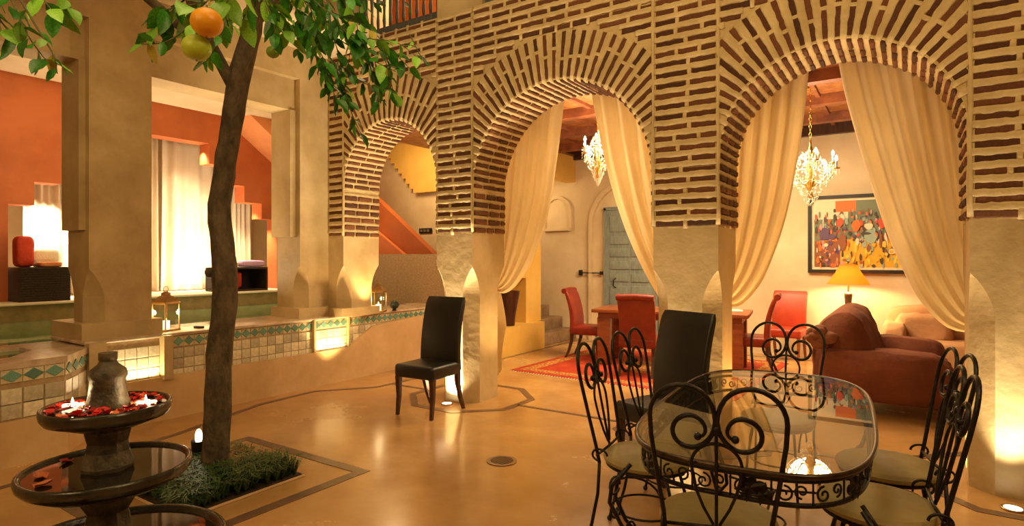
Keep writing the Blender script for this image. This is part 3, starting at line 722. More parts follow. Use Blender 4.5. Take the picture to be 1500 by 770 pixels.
# arc-length table round the rim
PTS = [se(2*PI*i/720, .962, 0) for i in range(721)]; LEN = [0]
for i in range(720): LEN.append(LEN[-1]+(PTS[i+1]-PTS[i]).length)
def rimpt(s):
    s = s % LEN[-1]
    import bisect
    i = max(0, bisect.bisect_left(LEN, s)-1); f = (s-LEN[i])/max(1e-9, LEN[i+1]-LEN[i]); p = PTS[i].lerp(PTS[i+1], f); t = (PTS[i+1]-PTS[i]).normalized(); return p, t
NS = 36; SL = LEN[-1]/NS
def leaf_cluster(q, s, z=.675, r=.030):
    p, t = rimpt(s)
    for k in range(6):
        a = 2*PI*k/6+.3; d = t*math.cos(a)+Vector((0,0,1))*math.sin(a); n = Vector((t.y,-t.x,0)); side = d.cross(n)
        c = p+Vector((0,0,z)); q.add([c-n*.004, c+d*r*.6+side*r*.35, c+d*r*1.35+n*.004, c+d*r*.6-side*r*.35, c+n*.010], [(0,1,4),(1,2,4),(2,3,4),(3,0,4),(0,3,2,1)])
for k in range(NS):
    s0 = k*SL; q = MB(); sgn = 1 if k % 2 else -1
    def spiral(cs, cz, r0, a0, turns, sg):
        out = []
        for i in range(18):
            f = i/17; a = a0+sg*f*turns*2*PI; r = r0*(1-.8*f); p, t = rimpt(s0+cs+r*math.cos(a)); out.append((p.x, p.y, cz+r*math.sin(a)))
        return out
    q.tube(spiral(SL*.30, .672, .030, PI/2, 1.3, sgn), .0042, 5); q.tube(spiral(SL*.72, .684, .026, -PI/2, 1.3, sgn), .0042, 5)
    p0, _ = rimpt(s0); q.tube([(p0.x,p0.y,.635),(p0.x,p0.y,.72)], .004, 5)
    q.build('scroll', ironm, gt, smooth='all')
    if k % 3 == 0:
        q = MB(); leaf_cluster(q, s0+SL*.5, .680, .044); leaf_cluster(q, s0+SL*.80, .662, .034); q.build('iron_leaf', ironm, gt)
for sx in (-1, 1):
    for sy in (-1, 1):
        q = MB()
        for d in (-.028, .028):
            q.tube([(sx*.415, sy*.86+d, .64),(sx*.465, sy*.885+d*1.2, .57),(sx*.475, sy*.885+d*1.2, .50),(sx*.44, sy*.85+d, .40),(sx*.37, sy*.76+d*.8, .27),(sx*.30, sy*.67+d*.5, .16),(sx*.29, sy*.66+d*.4, .09),(sx*.33, sy*.71+d*.6, .03),(sx*.37, sy*.75+d, .012)], .009, 6)
        for z_, x_, y_ in ((.56,.465,.885),(.46,.465,.875),(.36,.42,.82),(.27,.37,.76)):
            q.tube([(sx*x_+.012*math.cos(a*1.0), sy*y_+.026*math.cos(a), z_+.036*math.sin(a)) for a in [x*.45 for x in range(14)]], .0055, 5)
        q.ball((sx*.28,sy*.635,.18), .020); q.build('leg', ironm, gt, smooth='all')
q = MB(); q.tube([(-.27,-.62,.15),(0,-.50,.16),(.27,-.62,.15)], .007); q.tube([(-.27,.62,.15),(0,.50,.16),(.27,.62,.15)], .007); q.tube([(0,-.5,.16),(0,0,.18),(0,.5,.16)], .007)
q.tube([(.10*math.cos(2*PI*k/24),.10*math.sin(2*PI*k/24),.18) for k in range(24)], .006, 5, True); q.build('stretcher', ironm, gt, smooth='all')

# ---------- upholstered high back chairs (front towards local -Y)
def parsons(name, label, loc, rz, leather, wood, h=1.10, scroll=False, slim=False, group=None):
    t = thing(name, label, 'chair', loc, rz, group); W_, D_ = (.235, .23)
    q = MB(); n = 12; rows = []
    q.rbox(-W_, W_, -D_, D_, .36, .485, .03, 4)
    # crown the cushion a little
    q.v = [(x, y, z+(.022*(1-(x/W_)**2)*(1-(y/D_)**2) if z > .45 else 0)) for x, y, z in q.v]
    q.build('seat', leather, t, smooth=50)
    # backrest: swept curved slab
    rings = []
    N_ = 18
    for k in range(N_+1):
        f = k/N_; z = .40+(h-.40)*f; yc = D_-.035+.10*f*f+.015*math.sin(f*PI)*-1; th = .036-.008*f; wx = W_*(1-.02*math.sin(f*PI))
        if f > .93: wx -= .010*(f-.93)/.07; th -= .012*(f-.93)/.07
        r = .016; ring = []
        for (qx, qy, a0) in ((1,1,0),(-1,1,PI/2),(-1,-1,PI),(1,-1,3*PI/2)):
            for i in range(4):
                a = a0+PI/2*i/3; x = qx*(wx-r)+r*math.cos(a); y = yc+qy*(th-r)+r*math.sin(a)
                dz = .022*(1-(x/W_)**2)*f
                ring.append((x, y, z+dz))
        rings.append(ring)
    q = MB(); q.loft(rings, True, True); bk = q.build('backrest', leather, t, smooth=50)
    if scroll:
        q = MB(); q.tube([(-W_, D_+.085, h+.0), (0, D_+.088, h+.012), (W_, D_+.085, h+.0)], .040, 14); q.build('scroll_top', leather, t, smooth=50)
    for s in (-1, 1):
        q = MB(); w = .021
        def leg(pts):
            rings = []
            for (x, y, z, w) in pts: rings.append([(x-w,y-w,z),(x+w,y-w,z),(x+w,y+w,z),(x-w,y+w,z)])
            q.loft(rings, True, True)
        leg([(s*(W_-.03), -D_+.02+.0, 0, .014),(s*(W_-.032), -D_+.04, .18, .018),(s*(W_-.03), -D_+.035, .37, .024)]); q.build('leg', wood, t)
        q = MB(); leg([(s*(W_-.03), D_+.07, 0, .014),(s*(W_-.03), D_+.015, .12, .017),(s*(W_-.03), D_-.03, .27, .021),(s*(W_-.03), D_-.035, .38, .024)]); q.build('leg', wood, t)
    return t
parsons('leather_chair', 'high-backed black leather chair standing alone by the left pier', (-3.87, 4.34, 0), math.radians(3), leatherb, darkwood)
parsons('leather_chair', 'high-backed black leather chair behind the left end of the glass table, beside an iron chair', (-1.44, 4.05, 0), math.radians(-22), leatherb, darkwood)
parsons('red_leather_chair', 'scroll-backed red leather chair at the left end of the wooden dining table', (-3.98, 8.05, 0), math.radians(98), leatherr, darkwood, 1.0, True)
parsons('red_leather_chair', 'scroll-backed red leather chair with its back to us in front of the wooden dining table', (-2.86, 7.28, 0), math.radians(188), leatherr, darkwood, 1.0, True)
parsons('red_leather_chair', 'scroll-backed red leather chair seen side-on at the right end of the wooden dining table', (-1.70, 8.19, 0), math.radians(-82), leatherr, darkwood, 1.0, True)
parsons('red_leather_chair', 'plain bright red leather chair facing us against the back wall, left of the lamp', (-1.47, 9.36, 0), math.radians(-3), leatherr2, redwood, 1.0, False)

# ---------- wooden dining table
dt = thing('dining_table', 'red-brown wooden dining table with thick square legs on the red rug', 'table', (-2.72, 8.05, 0), math.radians(8))
q = MB(); q.rbox(-1.02, 1.02, -.42, .42, .735, .785, .008); q.build('tabletop', redwood, dt, smooth=True)
q = MB(); q.box(-.94,.94,-.36,.36,.66,.735); q.build('apron', redwood, dt)
for sx in (-1, 1):
    for sy in (-1, 1): q = MB(); q.rbox(sx*.86-.09, sx*.86+.09, sy*.31-.06, sy*.31+.06, 0, .67, .008); q.build('leg', redwood, dt, smooth=True)
def placed(x, y, z, name, mb, m, label, cat, rz=0, group=None, smooth=True):
    o = mb.build(name, m, smooth=smooth); o.location = (x, y, z); o.rotation_euler = (0, 0, rz); return tag(o, label, cat, group)
for k, (x, y, lab) in enumerate([(-2.35,7.93,'white folded napkin on the wooden dining table, left of the middle pier'),(-1.95,8.22,'white paper placemat on the wooden dining table, right of the middle pier'),(-3.30,7.95,'small white napkin at the left end of the wooden dining table')]):
    q = MB(); q.rbox(-.13,.13,-.10,.10,0,.012,.005); q.rbox(-.12,.10,-.09,.085,.011,.020,.004); placed(x, y, .786, 'napkin', q, whitem, lab, 'napkin', .2*k)

# ---------- rug
rg = thing('rug', 'red wool rug under the wooden dining table', 'rug', (-2.9, 7.85, 0), math.radians(-2))
q = MB(); q.rbox(-1.45, 1.45, -1.35, 1.35, 0, .012, .005); q.build('pile', rugm, rg, smooth=True)
q = MB()
for (x0,x1,y0,y1) in ((-1.36,1.36,-1.26,-1.10),(-1.36,1.36,1.10,1.26),(-1.36,-1.20,-1.1,1.1),(1.20,1.36,-1.1,1.1)): q.box(x0,x1,y0,y1,.010,.014)
q.build('border', rugb, rg)
q = MB(); q.prism([(0,-.6),(.5,0),(0,.6),(-.5,0)], 'z', .010, .0145); q.build('medallion', rugb, rg)
for y in (-1.35, 1.35):
    q = MB()
    for k in range(72): q.box(-1.44+k*.04, -1.425+k*.04, y-.03 if y < 0 else y, y if y < 0 else y+.03, .001, .006)
    q.build('fringe', towelw, rg, kind='stuff')

# ---------- draped loveseat seen from its side and sofa at the back wall
def drape(q, prof, y0, y1, ny, amp, fr, seed, ax='y'):
    rings = []
    for k in range(ny+1):
        y = y0+(y1-y0)*k/ny; edge = min(1, min(k, ny-k)/2+.0)
        ring = []
        cx = sum(p[0] for p in prof)/len(prof); cz = sum(p[1] for p in prof)/len(prof)
        for (x, z) in prof:
            s = 1-.07*(1-edge)
            p = Vector((cx+(x-cx)*s, y, cz+(z-cz)*s if z > .1 else z)); qn = p*fr+Vector((seed, seed, seed))
            d = (noise.noise(qn)+.6*noise.noise(qn*2.3))*amp
            ring.append((p.x+d, p.y+d*.5, max(0.02, p.z+(d if z > .15 else 0))))
        rings.append(ring)
    return q.loft(rings, True, True)
def roundprof(pts, n=6):
    out = []
    P = [Vector(p) for p in pts]; N = len(P)
    for i in range(N):
        a, b_, c = P[i-1], P[i], P[(i+1) % N]
        d = min(.12, (a-b_).length*.45, (c-b_).length*.45); s = b_+(a-b_).normalized()*d; e = b_+(c-b_).normalized()*d
        for k in range(n+1):
            t = k/n; out.append(tuple(s*(1-t)**2+b_*2*t*(1-t)+e*t*t))
    return out
ls = thing('loveseat', 'rust-brown draped loveseat seen from its side, behind the glass table', 'sofa', (-.22, 7.28, 0))
back = [(-.60,.14)]+[(-.60,.5),(-.575,.72),(-.50,.88),(-.38,.975),(-.27,.99),(-.17,.93),(-.10,.80),(-.03,.60),(.02,.45),(.02,.14)]
q = MB(); drape(q, roundprof(back, 3), -.68, .68, 16, .020, 4, 1); q.build('backrest', sofam, ls, smooth='all')
arm = [(-.52,.13),(-.52,.60),(.0,.635),(.45,.60),(.56,.52),(.56,.13)]
q = MB(); drape(q, roundprof(arm, 4), -.76, -.50, 8, .022, 7, 5); q.build('armrest', sofam, ls, smooth='all')
q = MB(); drape(q, roundprof([(-.5,.13),(-.5,.58),(.0,.63),(.45,.61),(.55,.54),(.55,.13)], 4), .50, .76, 8, .012, 5, 9); q.build('armrest', sofam, ls, smooth='all')
q = MB(); sq(q, (.14,0,.36), (.42,.54,.12), .3, amp=.02, seed=3); q.build('seat_cushion', sofam, ls, smooth='all')
q = MB(); sq(q, (.0,0,.21), (.54,.70,.09), .2, amp=.0); q.build('base', sofam, ls, smooth='all')
q = MB()
for k in range(26):
    a = k*2.4; q.ball((-.50+.10*math.cos(a)*random.random(), -.76+.05*random.random()-.02, .72+.09*math.sin(a)*random.random()), random.uniform(.035,.065), sx=1.2, sy=.7, sz=random.uniform(.6,1.1), nu=10, nv=7)
q.v = [tuple(Vector(p)+Vector((1,1,1))*.012*noise.noise(Vector(p)*22)) for p in q.v]
q.build('knotted_cloth', M('dark_rust_cloth', (.14,.045,.022), (.20,.07,.035), 8, .9), ls, smooth='all')
for x in (-.5,.48):
    for y in (-.62,.62): q = MB(); q.lathe([(.025,0),(.03,.14)], 12, (x,y,0), True, True); q.build('foot', darkwood, ls)
ws = thing('sofa', 'tan draped sofa along the back wall, behind the loveseat', 'sofa', (.78, 9.28, 0))
q = MB(); rings = []
q = MB(); sq(q, (0,.30,.52), (1.02,.16,.36), .35, amp=.035, fr=5, seed=4, nu=44, nv=20); q.build('backrest', sofal, ws, smooth='all')
q = MB(); sq(q, (0,0,.26), (1.02,.44,.20), .2, amp=.012, fr=5, nu=44); q.build('seat', sofal, ws, smooth='all')
q = MB(); sq(q, (-.93,-.02,.42), (.13,.42,.24), .4, amp=.03, fr=6, seed=2); q.build('armrest', sofal, ws, smooth='all')
q = MB(); sq(q, (.93,-.02,.42), (.13,.42,.24), .4, amp=.03, fr=6, seed=8); q.build('armrest', sofal, ws, smooth='all')
q = MB(); sq(q, (-.62,.06,.58), (.30,.14,.20), .55, amp=.04, fr=7, seed=14); q.build('throw_fold', sofal, ws, smooth='all')

# ---------- framed painting (flat print of patches of colour, a market crowd in abstract shapes)
pt = thing('painting', 'colourful crowd painting in a dark frame with a cream mount above the lamp', 'painting', (-.52, 9.82, 1.84))
PW, PH = .72, .565
q = MB()
for (x0,x1,z0,z1) in ((-PW,PW,PH-.05,PH),(-PW,PW,-PH,-PH+.05),(-PW,-PW+.05,-PH+.05,PH-.05),(PW-.05,PW,-PH+.05,PH-.05)): q.box(x0,x1,-.035,.03,z0,z1)
q.build('frame', blackm, pt)
q = MB(); q.box(-PW+.045,PW-.045,-.012,.02,-PH+.045,PH-.045); q.build('mount', M('cream_mount', (.80,.70,.50)), pt)
cols = [(.05,.05,.04),(.62,.08,.03),(.75,.16,.02),(.70,.42,.03),(.10,.06,.16),(.16,.20,.13),(.75,.68,.50),(.25,.09,.04),(.30,.42,.36),(.55,.30,.30),(.80,.60,.06)]
pm = [M('print_ink', c, rough=.5) for c in cols]
rnd = random.Random(11); q = MB(); lay = [0]
def patch(x, z, w, h, ci, blob=True, n=9, rot=0):
    lay[0] += 1; y = -.0125-.00006*lay[0]; q.cur = ci
    if blob: P = [(x+w*math.cos(2*PI*k/n+rot)*rnd.uniform(.75,1.1), z+h*math.sin(2*PI*k/n+rot)*rnd.uniform(.75,1.1)) for k in range(n)]
    else: P = [(x-w,z-h),(x+w,z-h),(x+w,z+h),(x-w,z+h)]
    P = [(min(max(u,-PW+.085),PW-.085), min(max(v,-PH+.085),PH-.085)) for u, v in P]
    q.add([(u,y,v) for u, v in P], [tuple(range(len(P)))])
patch(0,0,2,2,5,False); patch(-.45,.35,.25,.13,6,False); patch(-.22,.40,.14,.08,2,False); patch(.2,.36,.30,.12,5,False); patch(.05,-.28,.55,.20,3,False); patch(-.5,-.30,.20,.20,7,False)
for x in (-.52,-.44,-.36): patch(x,.18,.007,.14,6,False)
for k in range(420):
    z = rnd.uniform(-.47,.34); x = rnd.uniform(-.62,.62)
    if z < -.15 and x > -.25: ci = rnd.choice([3,10,3,7,10,0,8])
    elif z < -.1: ci = rnd.choice([7,0,9,4,2,6])
    else: ci = rnd.choice([1,2,6,4,8,0,0,7,9,5,0,7])
    patch(x, z, rnd.uniform(.008,.030), rnd.uniform(.012,.060), ci, True, rnd.choice([6,8,10]), rnd.random())
for (x, z, w, h, c_) in [(-.50,.00,.07,.10,4),(-.42,-.04,.09,.04,4),(-.27,-.10,.055,.13,7),(-.30,.17,.05,.07,1),(-.10,.12,.06,.09,2),(.06,.10,.06,.05,6),(.08,-.05,.08,.11,8),(.22,.14,.06,.08,1),(.02,.0,.07,.02,0),(.2,-.1,.02,.13,7),(-.48,-.16,.03,.03,6),(.33,-.26,.05,.04,6),(.33,-.26,.03,.025,3)]: patch(x,z,w,h,c_,True,12)
q.build('printed_picture', pm, pt, fixn=False)

# ---------- table lamp on a small side table
tb = thing('side_table', 'small dark round side table behind the loveseat, under the lamp', 'table', (-.68, 9.30, 0))
q = MB(); q.lathe([(.001,.50),(.24,.50),(.25,.515),(.24,.53),(.001,.53)], 32); q.build('tabletop', darkwood, tb, smooth=True)
q = MB(); q.lathe([(.16,0),(.15,.02),(.04,.05),(.03,.25),(.035,.5)], 24, (0,0,0), True); q.build('pedestal', darkwood, tb, smooth=True)
lp = thing('table_lamp', 'lit table lamp with a wide amber cone shade below the painting', 'lamp', (-.68, 9.30, .53))
q = MB(); q.lathe([(.07,0),(.075,.015),(.03,.03),(.028,.06),(.034,.25),(.045,.40),(.052,.47),(.04,.49),(.012,.50),(.012,.52)], 20, (0,0,0), True, True); q.build('base', M('lamp_base_wood', (.10,.06,.03), (.17,.10,.05), 20, .3), lp, smooth=True)
shm = bpy.data.materials.new('amber_lamp_shade'); shm.use_nodes = True; nt = shm.node_tree; N = nt.nodes
bs = N['Principled BSDF']; bs.inputs['Base Color'].default_value = (.70,.33,.06,1); bs.inputs['Roughness'].default_value = .8
tr = N.new('ShaderNodeBsdfTranslucent'); tr.inputs[0].default_value = (.95,.50,.10,1); mx = N.new('ShaderNodeMixShader'); mx.inputs[0].default_value = .6
ou = [n for n in N if n.type == 'OUTPUT_MATERIAL'][0]; nt.links.new(bs.outputs[0], mx.inputs[1]); nt.links.new(tr.outputs[0], mx.inputs[2]); nt.links.new(mx.outputs[0], ou.inputs[0])
q = MB(); q.lathe([(.262,.605),(.245,.63),(.16,.76),(.10,.875),(.098,.875),(.155,.76),(.24,.63),(.258,.605)], 40); q.build('lamp_shade', shm, lp, smooth='all')
q = MB(); q.lathe([(.012,.50),(.012,.70)], 8, (0,0,0), True, True); q.build('pole', brassm, lp)
q = MB(); q.ball((0,0,.74), .035, sz=1.3); q.build('bulb', bulb_e, lp, smooth='all')
light('POINT', (-.68, 9.30, 1.215), 75, (1,.70,.32), .05)

# ---------- chandeliers
def chandelier(label, loc, R=.30, arms=8, drop=.6, e=30, seed=1):
    t = thing('chandelier', label, 'chandelier', loc); rnd = random.Random(seed)
    q = MB(); q.lathe([(.001,-.34),(.03,-.30),(.02,-.24),(.06,-.16),(.03,-.06),(.05,.04),(.02,.12),(.035,.20),(.012,.28),(.012,.34)], 16, (0,0,0), True, True); q.build('stem', goldm, t, smooth='all')
    q = MB(); n = int(drop/.045)
    for k in range(n):
        c = Vector((0,0,.34+.02+k*.045)); u = Vector((1,0,0)) if k % 2 else Vector((0,1,0))
        q.tube([c+u*.013*math.cos(a)+Vector((0,0,.028*math.sin(a))) for a in [2*PI*i/10 for i in range(10)]], .004, 4, True)
    q.build('chain', goldm, t, smooth='all')
    q = MB(); q.lathe([(.001,.0),(.06,.01),(.05,.03),(.001,.04)], 16, (0,0,.34+drop-.03)); q.build('ceiling_rose', goldm, t)
    cr = MB()
    def drop_(p, s):
        p = Vector(p); cr.add([p+Vector((0,0,s*.8)),p+Vector((s*.5,0,0)),p+Vector((0,s*.5,0)),p+Vector((-s*.5,0,0)),p+Vector((0,-s*.5,0)),p+Vector((0,0,-s*1.3))],[(0,1,2),(0,2,3),(0,3,4),(0,4,1),(5,2,1),(5,3,2),(5,4,3),(5,1,4)])
    for k in range(arms):
        a = 2*PI*k/arms+.35; d = Vector((math.cos(a), math.sin(a), 0)); rr = R*(1 if k % 2 else .78); hz = .0 if k % 2 else .09
        am = MB(); am.tube([d*(rr*f)+Vector((0,0,-.08+hz*f-.10*math.sin(f*PI)+.06*f*f)) for f in [i/8 for i in range(9)]], .006, 5); e0 = d*rr+Vector((0,0,-.02+hz))
        am.lathe([(.001,-.005),(.035,.0),(.04,.010),(.012,.012)], 12, tuple(e0)); ao = am.build('arm', goldm, t, smooth='all')
        c_ = MB(); c_.lathe([(.010,0),(.010,.075)], 8, (e0.x,e0.y,e0.z+.008), True, True); c_.build('candle_sleeve', whitem, ao)
        bl = MB(); bl.lathe([(.003,0),(.013,.015),(.016,.03),(.010,.05),(.001,.068)], 10, (e0.x,e0.y,e0.z+.083)); bl.build('bulb', bulb_e, ao, smooth='all')
        for i in range(6):
            b2 = a+i*PI/3; drop_(e0+Vector((.04*math.cos(b2), .04*math.sin(b2), -.02)), .014); drop_(e0+Vector((.04*math.cos(b2), .04*math.sin(b2), -.055)), .012)
        for i in range(8):
            f = i/8; p = d*(rr*f)+Vector((0,0,.14*(1-f)-.02*f+.0-.05*math.sin(f*PI))); drop_(p, .011)
    for k in range(420):
        a = rnd.uniform(0, 2*PI); z = rnd.uniform(-.40,.22); r = R*.85*max(.10, 1-abs(z+.05)/.38)*rnd.uniform(.75,1.05); drop_((r*math.cos(a), r*math.sin(a), z), .014)
    cr.build('crystals', crystalm, t, kind='stuff')
    light('POINT', (loc[0], loc[1], loc[2]+.05), e, (1,.76,.44), R*.8)
    return t
crystalm.node_tree.nodes['Principled BSDF'].inputs['Emission Strength'].default_value = 0.0
chandelier('gilded crystal chandelier with candle bulbs hanging in front of the painting wall', (-.93, 7.55, 2.50), .30, 8, .60, 75, 2)
chandelier('brilliant crystal chandelier seen through the widest arch, beside a curtain', (-3.22, 6.75, 2.80), .20, 8, .30, 100, 5)

# ---------- tied-back curtains
def curtain(label, outer, inner, tie, ztop=3.33, y=5.47, folds=7, tail=None, seed=0, w0=.0):
    t = thing('curtain', label, 'curtain', (tie[0], y, 0))
    P = [Vector(p) for p in inner]
    L = [0]
    for i in range(len(P)-1): L.append(L[-1]+(P[i+1]-P[i]).length)
    def inn(v):
        s = v*L[-1]
        for i in range(len(P)-1):
            if s <= L[i+1]+1e-9:
                f = (s-L[i])/(L[i+1]-L[i]); p0 = P[max(i-1,0)]; p3 = P[min(i+2,len(P)-1)]
                a, b_, c, d = p0, P[i], P[i+1], p3
                return .5*((2*b_)+(-a+c)*f+(2*a-5*b_+4*c-d)*f*f+(-a+3*b_-3*c+d)*f**3)
        return P[-1]
    nu, nv = 84, 60
    def fn(u, v):
        i_ = inn(v); oz = P[0].y+(tie[1]-P[0].y)*v; ox = outer if v < 1 else tie[0]
        ox = outer+(tie[0]-outer)*v**3
        x = ox+(i_.x-ox)*u; z = oz+(i_.y-oz)*(u**1.15)
        amp = .030*(1-.5*v); wv = math.sin(u*folds*2*PI+seed+1.3*math.sin(v*2.2+seed))+.35*math.sin(u*folds*3.7*PI+seed*2+v*3)
        sag = .0
        return (x-tie[0], amp*wv*(.35+.65*min(1,(1-v)*3+.25))-.05*math.sin(PI*v)*0, z)
    q = MB(); q.grid(fn, nu, nv); o = q.build('drape', curtm, t, smooth='all', fixn=False)
    md = o.modifiers.new('thick', 'SOLIDIFY'); md.thickness = .003
    q = MB(); q.tube([(.06*math.cos(a), .05*math.sin(a), tie[1]+.02*math.cos(a)) for a in [2*PI*k/20 for k in range(20)]], .012, 6, True); q.build('tieback', curtm, t, smooth='all')
    if tail:
        (x0, x1, zb) = tail
        def ft(u, v):
            w = (x1-x0)*(.45+.55*min(1, v*2)); z = tie[1]-.01-(tie[1]-zb)*v*(1-.25*u*(1 if v > .6 else v/.6)); return (x0-tie[0]+w*u+.03*math.sin(v*5)*u, .03*math.sin(u*9+v*2), z)
        q = MB(); q.grid(ft, 24, 30); o = q.build('tail', curtm, t, smooth='all', fixn=False); md = o.modifiers.new('thick', 'SOLIDIFY'); md.thickness = .003
    q = MB(); xa, xb_ = sorted((outer, P[0].x)); q.tube([(xa-.05-tie[0], -.0, 3.345),(xb_+.05-tie[0], -.0, 3.345)], .012); q.build('rod', blackm, t, smooth='all')
    for xx in (xa, xb_): q = MB(); q.box(xx-.01-tie[0], xx+.01-tie[0], YB-y, .012, 3.335, 3.36); q.build('bracket', blackm, t)
    return t
curtain('cream curtain swept left at the widest arch, tied to the pier by the black pot', -3.90, [(-2.99,3.33),(-3.03,3.0),(-3.10,2.5),(-3.19,2.0),(-3.33,1.60),(-3.46,1.36),(-3.62,1.17),(-3.76,1.10),(-3.89,1.13)], (-3.90,1.20), folds=6, tail=(-3.92,-3.73,.05), seed=.4)
curtain('cream curtain swept right at the widest arch, half hiding the blue door', -1.62, [(-2.70,3.33),(-2.64,3.0),(-2.54,2.5),(-2.40,2.0),(-2.22,1.55),(-1.98,1.13),(-1.75,.93),(-1.62,.95)], (-1.60,1.15), folds=6, seed=2)
curtain('cream curtain swept left at the right-hand arch beside the gilded chandelier', -1.45, [(-.67,3.33),(-.70,2.9),(-.76,2.4),(-.85,1.88),(-.97,1.48),(-1.08,1.24),(-1.24,1.07),(-1.42,1.08)], (-1.44,1.22), folds=6, seed=4)
curtain('cream curtain swept right at the right-hand arch, covering part of the painting', .52, [(-.50,3.33),(-.44,2.9),(-.34,2.45),(-.22,1.98),(-.10,1.58),(.06,1.20),(.24,.98),(.42,.95)], (.52,1.12), folds=7, seed=6)

# ---------- tall dark pot in the yellow wall niche
q = MB(); q.lathe([(.001,0),(.085,0),(.09,.02),(.10,.15),(.14,.36),(.165,.50),(.17,.54),(.15,.54),(.12,.36),(.001,.34)], 28)
placed(-5.165, 7.66, .44, 'tall_pot', q, darkwood, 'tall dark flared pot standing on the ledge of the yellow wall', 'pot')

# ---------- gallery things
def wicker_cube(label, loc, rz=0, w=.31, h=.43, open_side=False):
    t = thing('wicker_cube', label, 'storage cube', loc, rz)
    q = MB(); q.box(-w,w,-.24,.24,0,.03); q.box(-w,w,-.24,.24,h-.03,h); q.box(-w,-w+.03,-.24,.24,.03,h-.03); q.box(w-.03,w,-.24,.24,.03,h-.03); q.box(-w,w,.21,.24,.03,h-.03)
    q.build('body', wickerm, t)
    if not open_side: q = MB(); q.box(-w+.02,w-.02,-.243,-.21,.02,h-.02); q.build('front_panel', wickerm, t)
    q = MB()
    for k in range(14): q.tube([(-w-.003, -.243, .02+k*(h-.04)/13),(0,-.247,.02+k*(h-.04)/13),(w+.003,-.243,.02+k*(h-.04)/13)] if not open_side else [(-w-.003,-.243,.02+k*(h-.04)/13),(-w-.003,.243,.02+k*(h-.04)/13)], .005, 4)
    q.build('weave', wickerm, t, kind='stuff'); return t
# front (-Y local) turned to the court: +X world = rz 90deg
wicker_cube('dark wicker storage cube on the left ledge under the red cushion', (-9.50, 3.04, .935), PI/2, .27, .44)
wicker_cube('open dark wicker cube on the right ledge under the lilac towel', (-9.55, 5.85, .935), PI/2, .42, .40, True)
def towel(loc, h, m, label, rz=0, tilt=0, cat='towel', amp=.012, e=.45):
    q = MB(); sq(q, (0,0,h[2]), h, e, amp=amp, fr=9, seed=loc[0]); o = q.build('towel' if cat == 'towel' else 'cushion', m, smooth='all'); o.location = loc; o.rotation_euler = (0, tilt, rz); return tag(o, label, cat)
towel((-9.50,5.62,1.335), (.12,.18,.05), towelw, 'folded cream towel on the open wicker cube by the lilac one')
towel((-9.50,6.06,1.34), (.13,.22,.055), towelp, 'lilac towel resting tilted on the open wicker cube', .0, 0)
towel((-9.58,5.84,.975), (.12,.05,.14), redcloth, 'red folded cloth inside the open wicker cube beside a white one', cat='cushion')
towel((-9.58,5.70,.975), (.12,.07,.14), towelw, 'white folded cloth inside the open wicker cube beside the red one')
towel((-9.50,2.88,1.375), (.10,.10,.20), redcloth, 'upright red cushion on the left wicker cube', cat='cushion')
towel((-9.38,3.12,1.375), (.10,.13,.035), M('rust_towel', (.5,.17,.06), (.6,.25,.1), 8, .9), 'folded rust towel on the left wicker cube')
towel((-9.62,3.14,1.375), (.11,.16,.12), towelw, 'pile of white towels behind the red cushion on the left cube')
def straight_curtain(label, x, y0, y1, z0, z1, folds, seed, m=curtw, sweep=0):
    t = thing('curtain', label, 'curtain', (x, (y0+y1)/2, 0)); yc = (y0+y1)/2
    def fn(u, v):
        z = z1+(z0-z1)*v; y = y0+(y1-y0)*u+sweep*(v**2)*(u-.2); return (.045*math.sin(u*folds*2*PI+seed+.6*v)*(.6+.4*v)+.02*math.sin(u*folds*5+seed), y-yc, z)
    q = MB(); q.grid(fn, folds*10, 12); o = q.build('drape', m, t, smooth='all', fixn=False); md = o.modifiers.new('thick','SOLIDIFY'); md.thickness = .004
    q = MB(); q.tube([(0, y0-yc-.03, z1+.02),(0, y1-yc+.03, z1+.02)], .012); q.build('rod', blackm, t, smooth='all')
straight_curtain('cream curtain left of the dark gap in the stepped alcove', -10.35, 4.02, 4.93, .95, 3.62, 5, .3)
straight_curtain('cream curtain right of the dark gap in the stepped alcove', -10.35, 4.98, 6.05, .95, 3.62, 5, 1.7, sweep=.12)
straight_curtain('narrow cream curtain behind the lilac towel in the alcove', -10.40, 6.22, 6.62, .95, 3.3, 4, 2.4)
straight_curtain('bright cream curtain at the left end of the alcove beside the wicker cube', -10.30, 3.12, 4.0, .95, 3.62, 8, 3.1)
q = MB(); q.box(-.02,.02,-.06,.06,0,2.6); o = q.build('gap_shade', blackm, wb.parent); o.location = (-10.6, 4.955, .95); o['kind'] = 'structure'; o.name = 'curtain_gap_shade'  # black panel stands in for the shade in the curtain gap

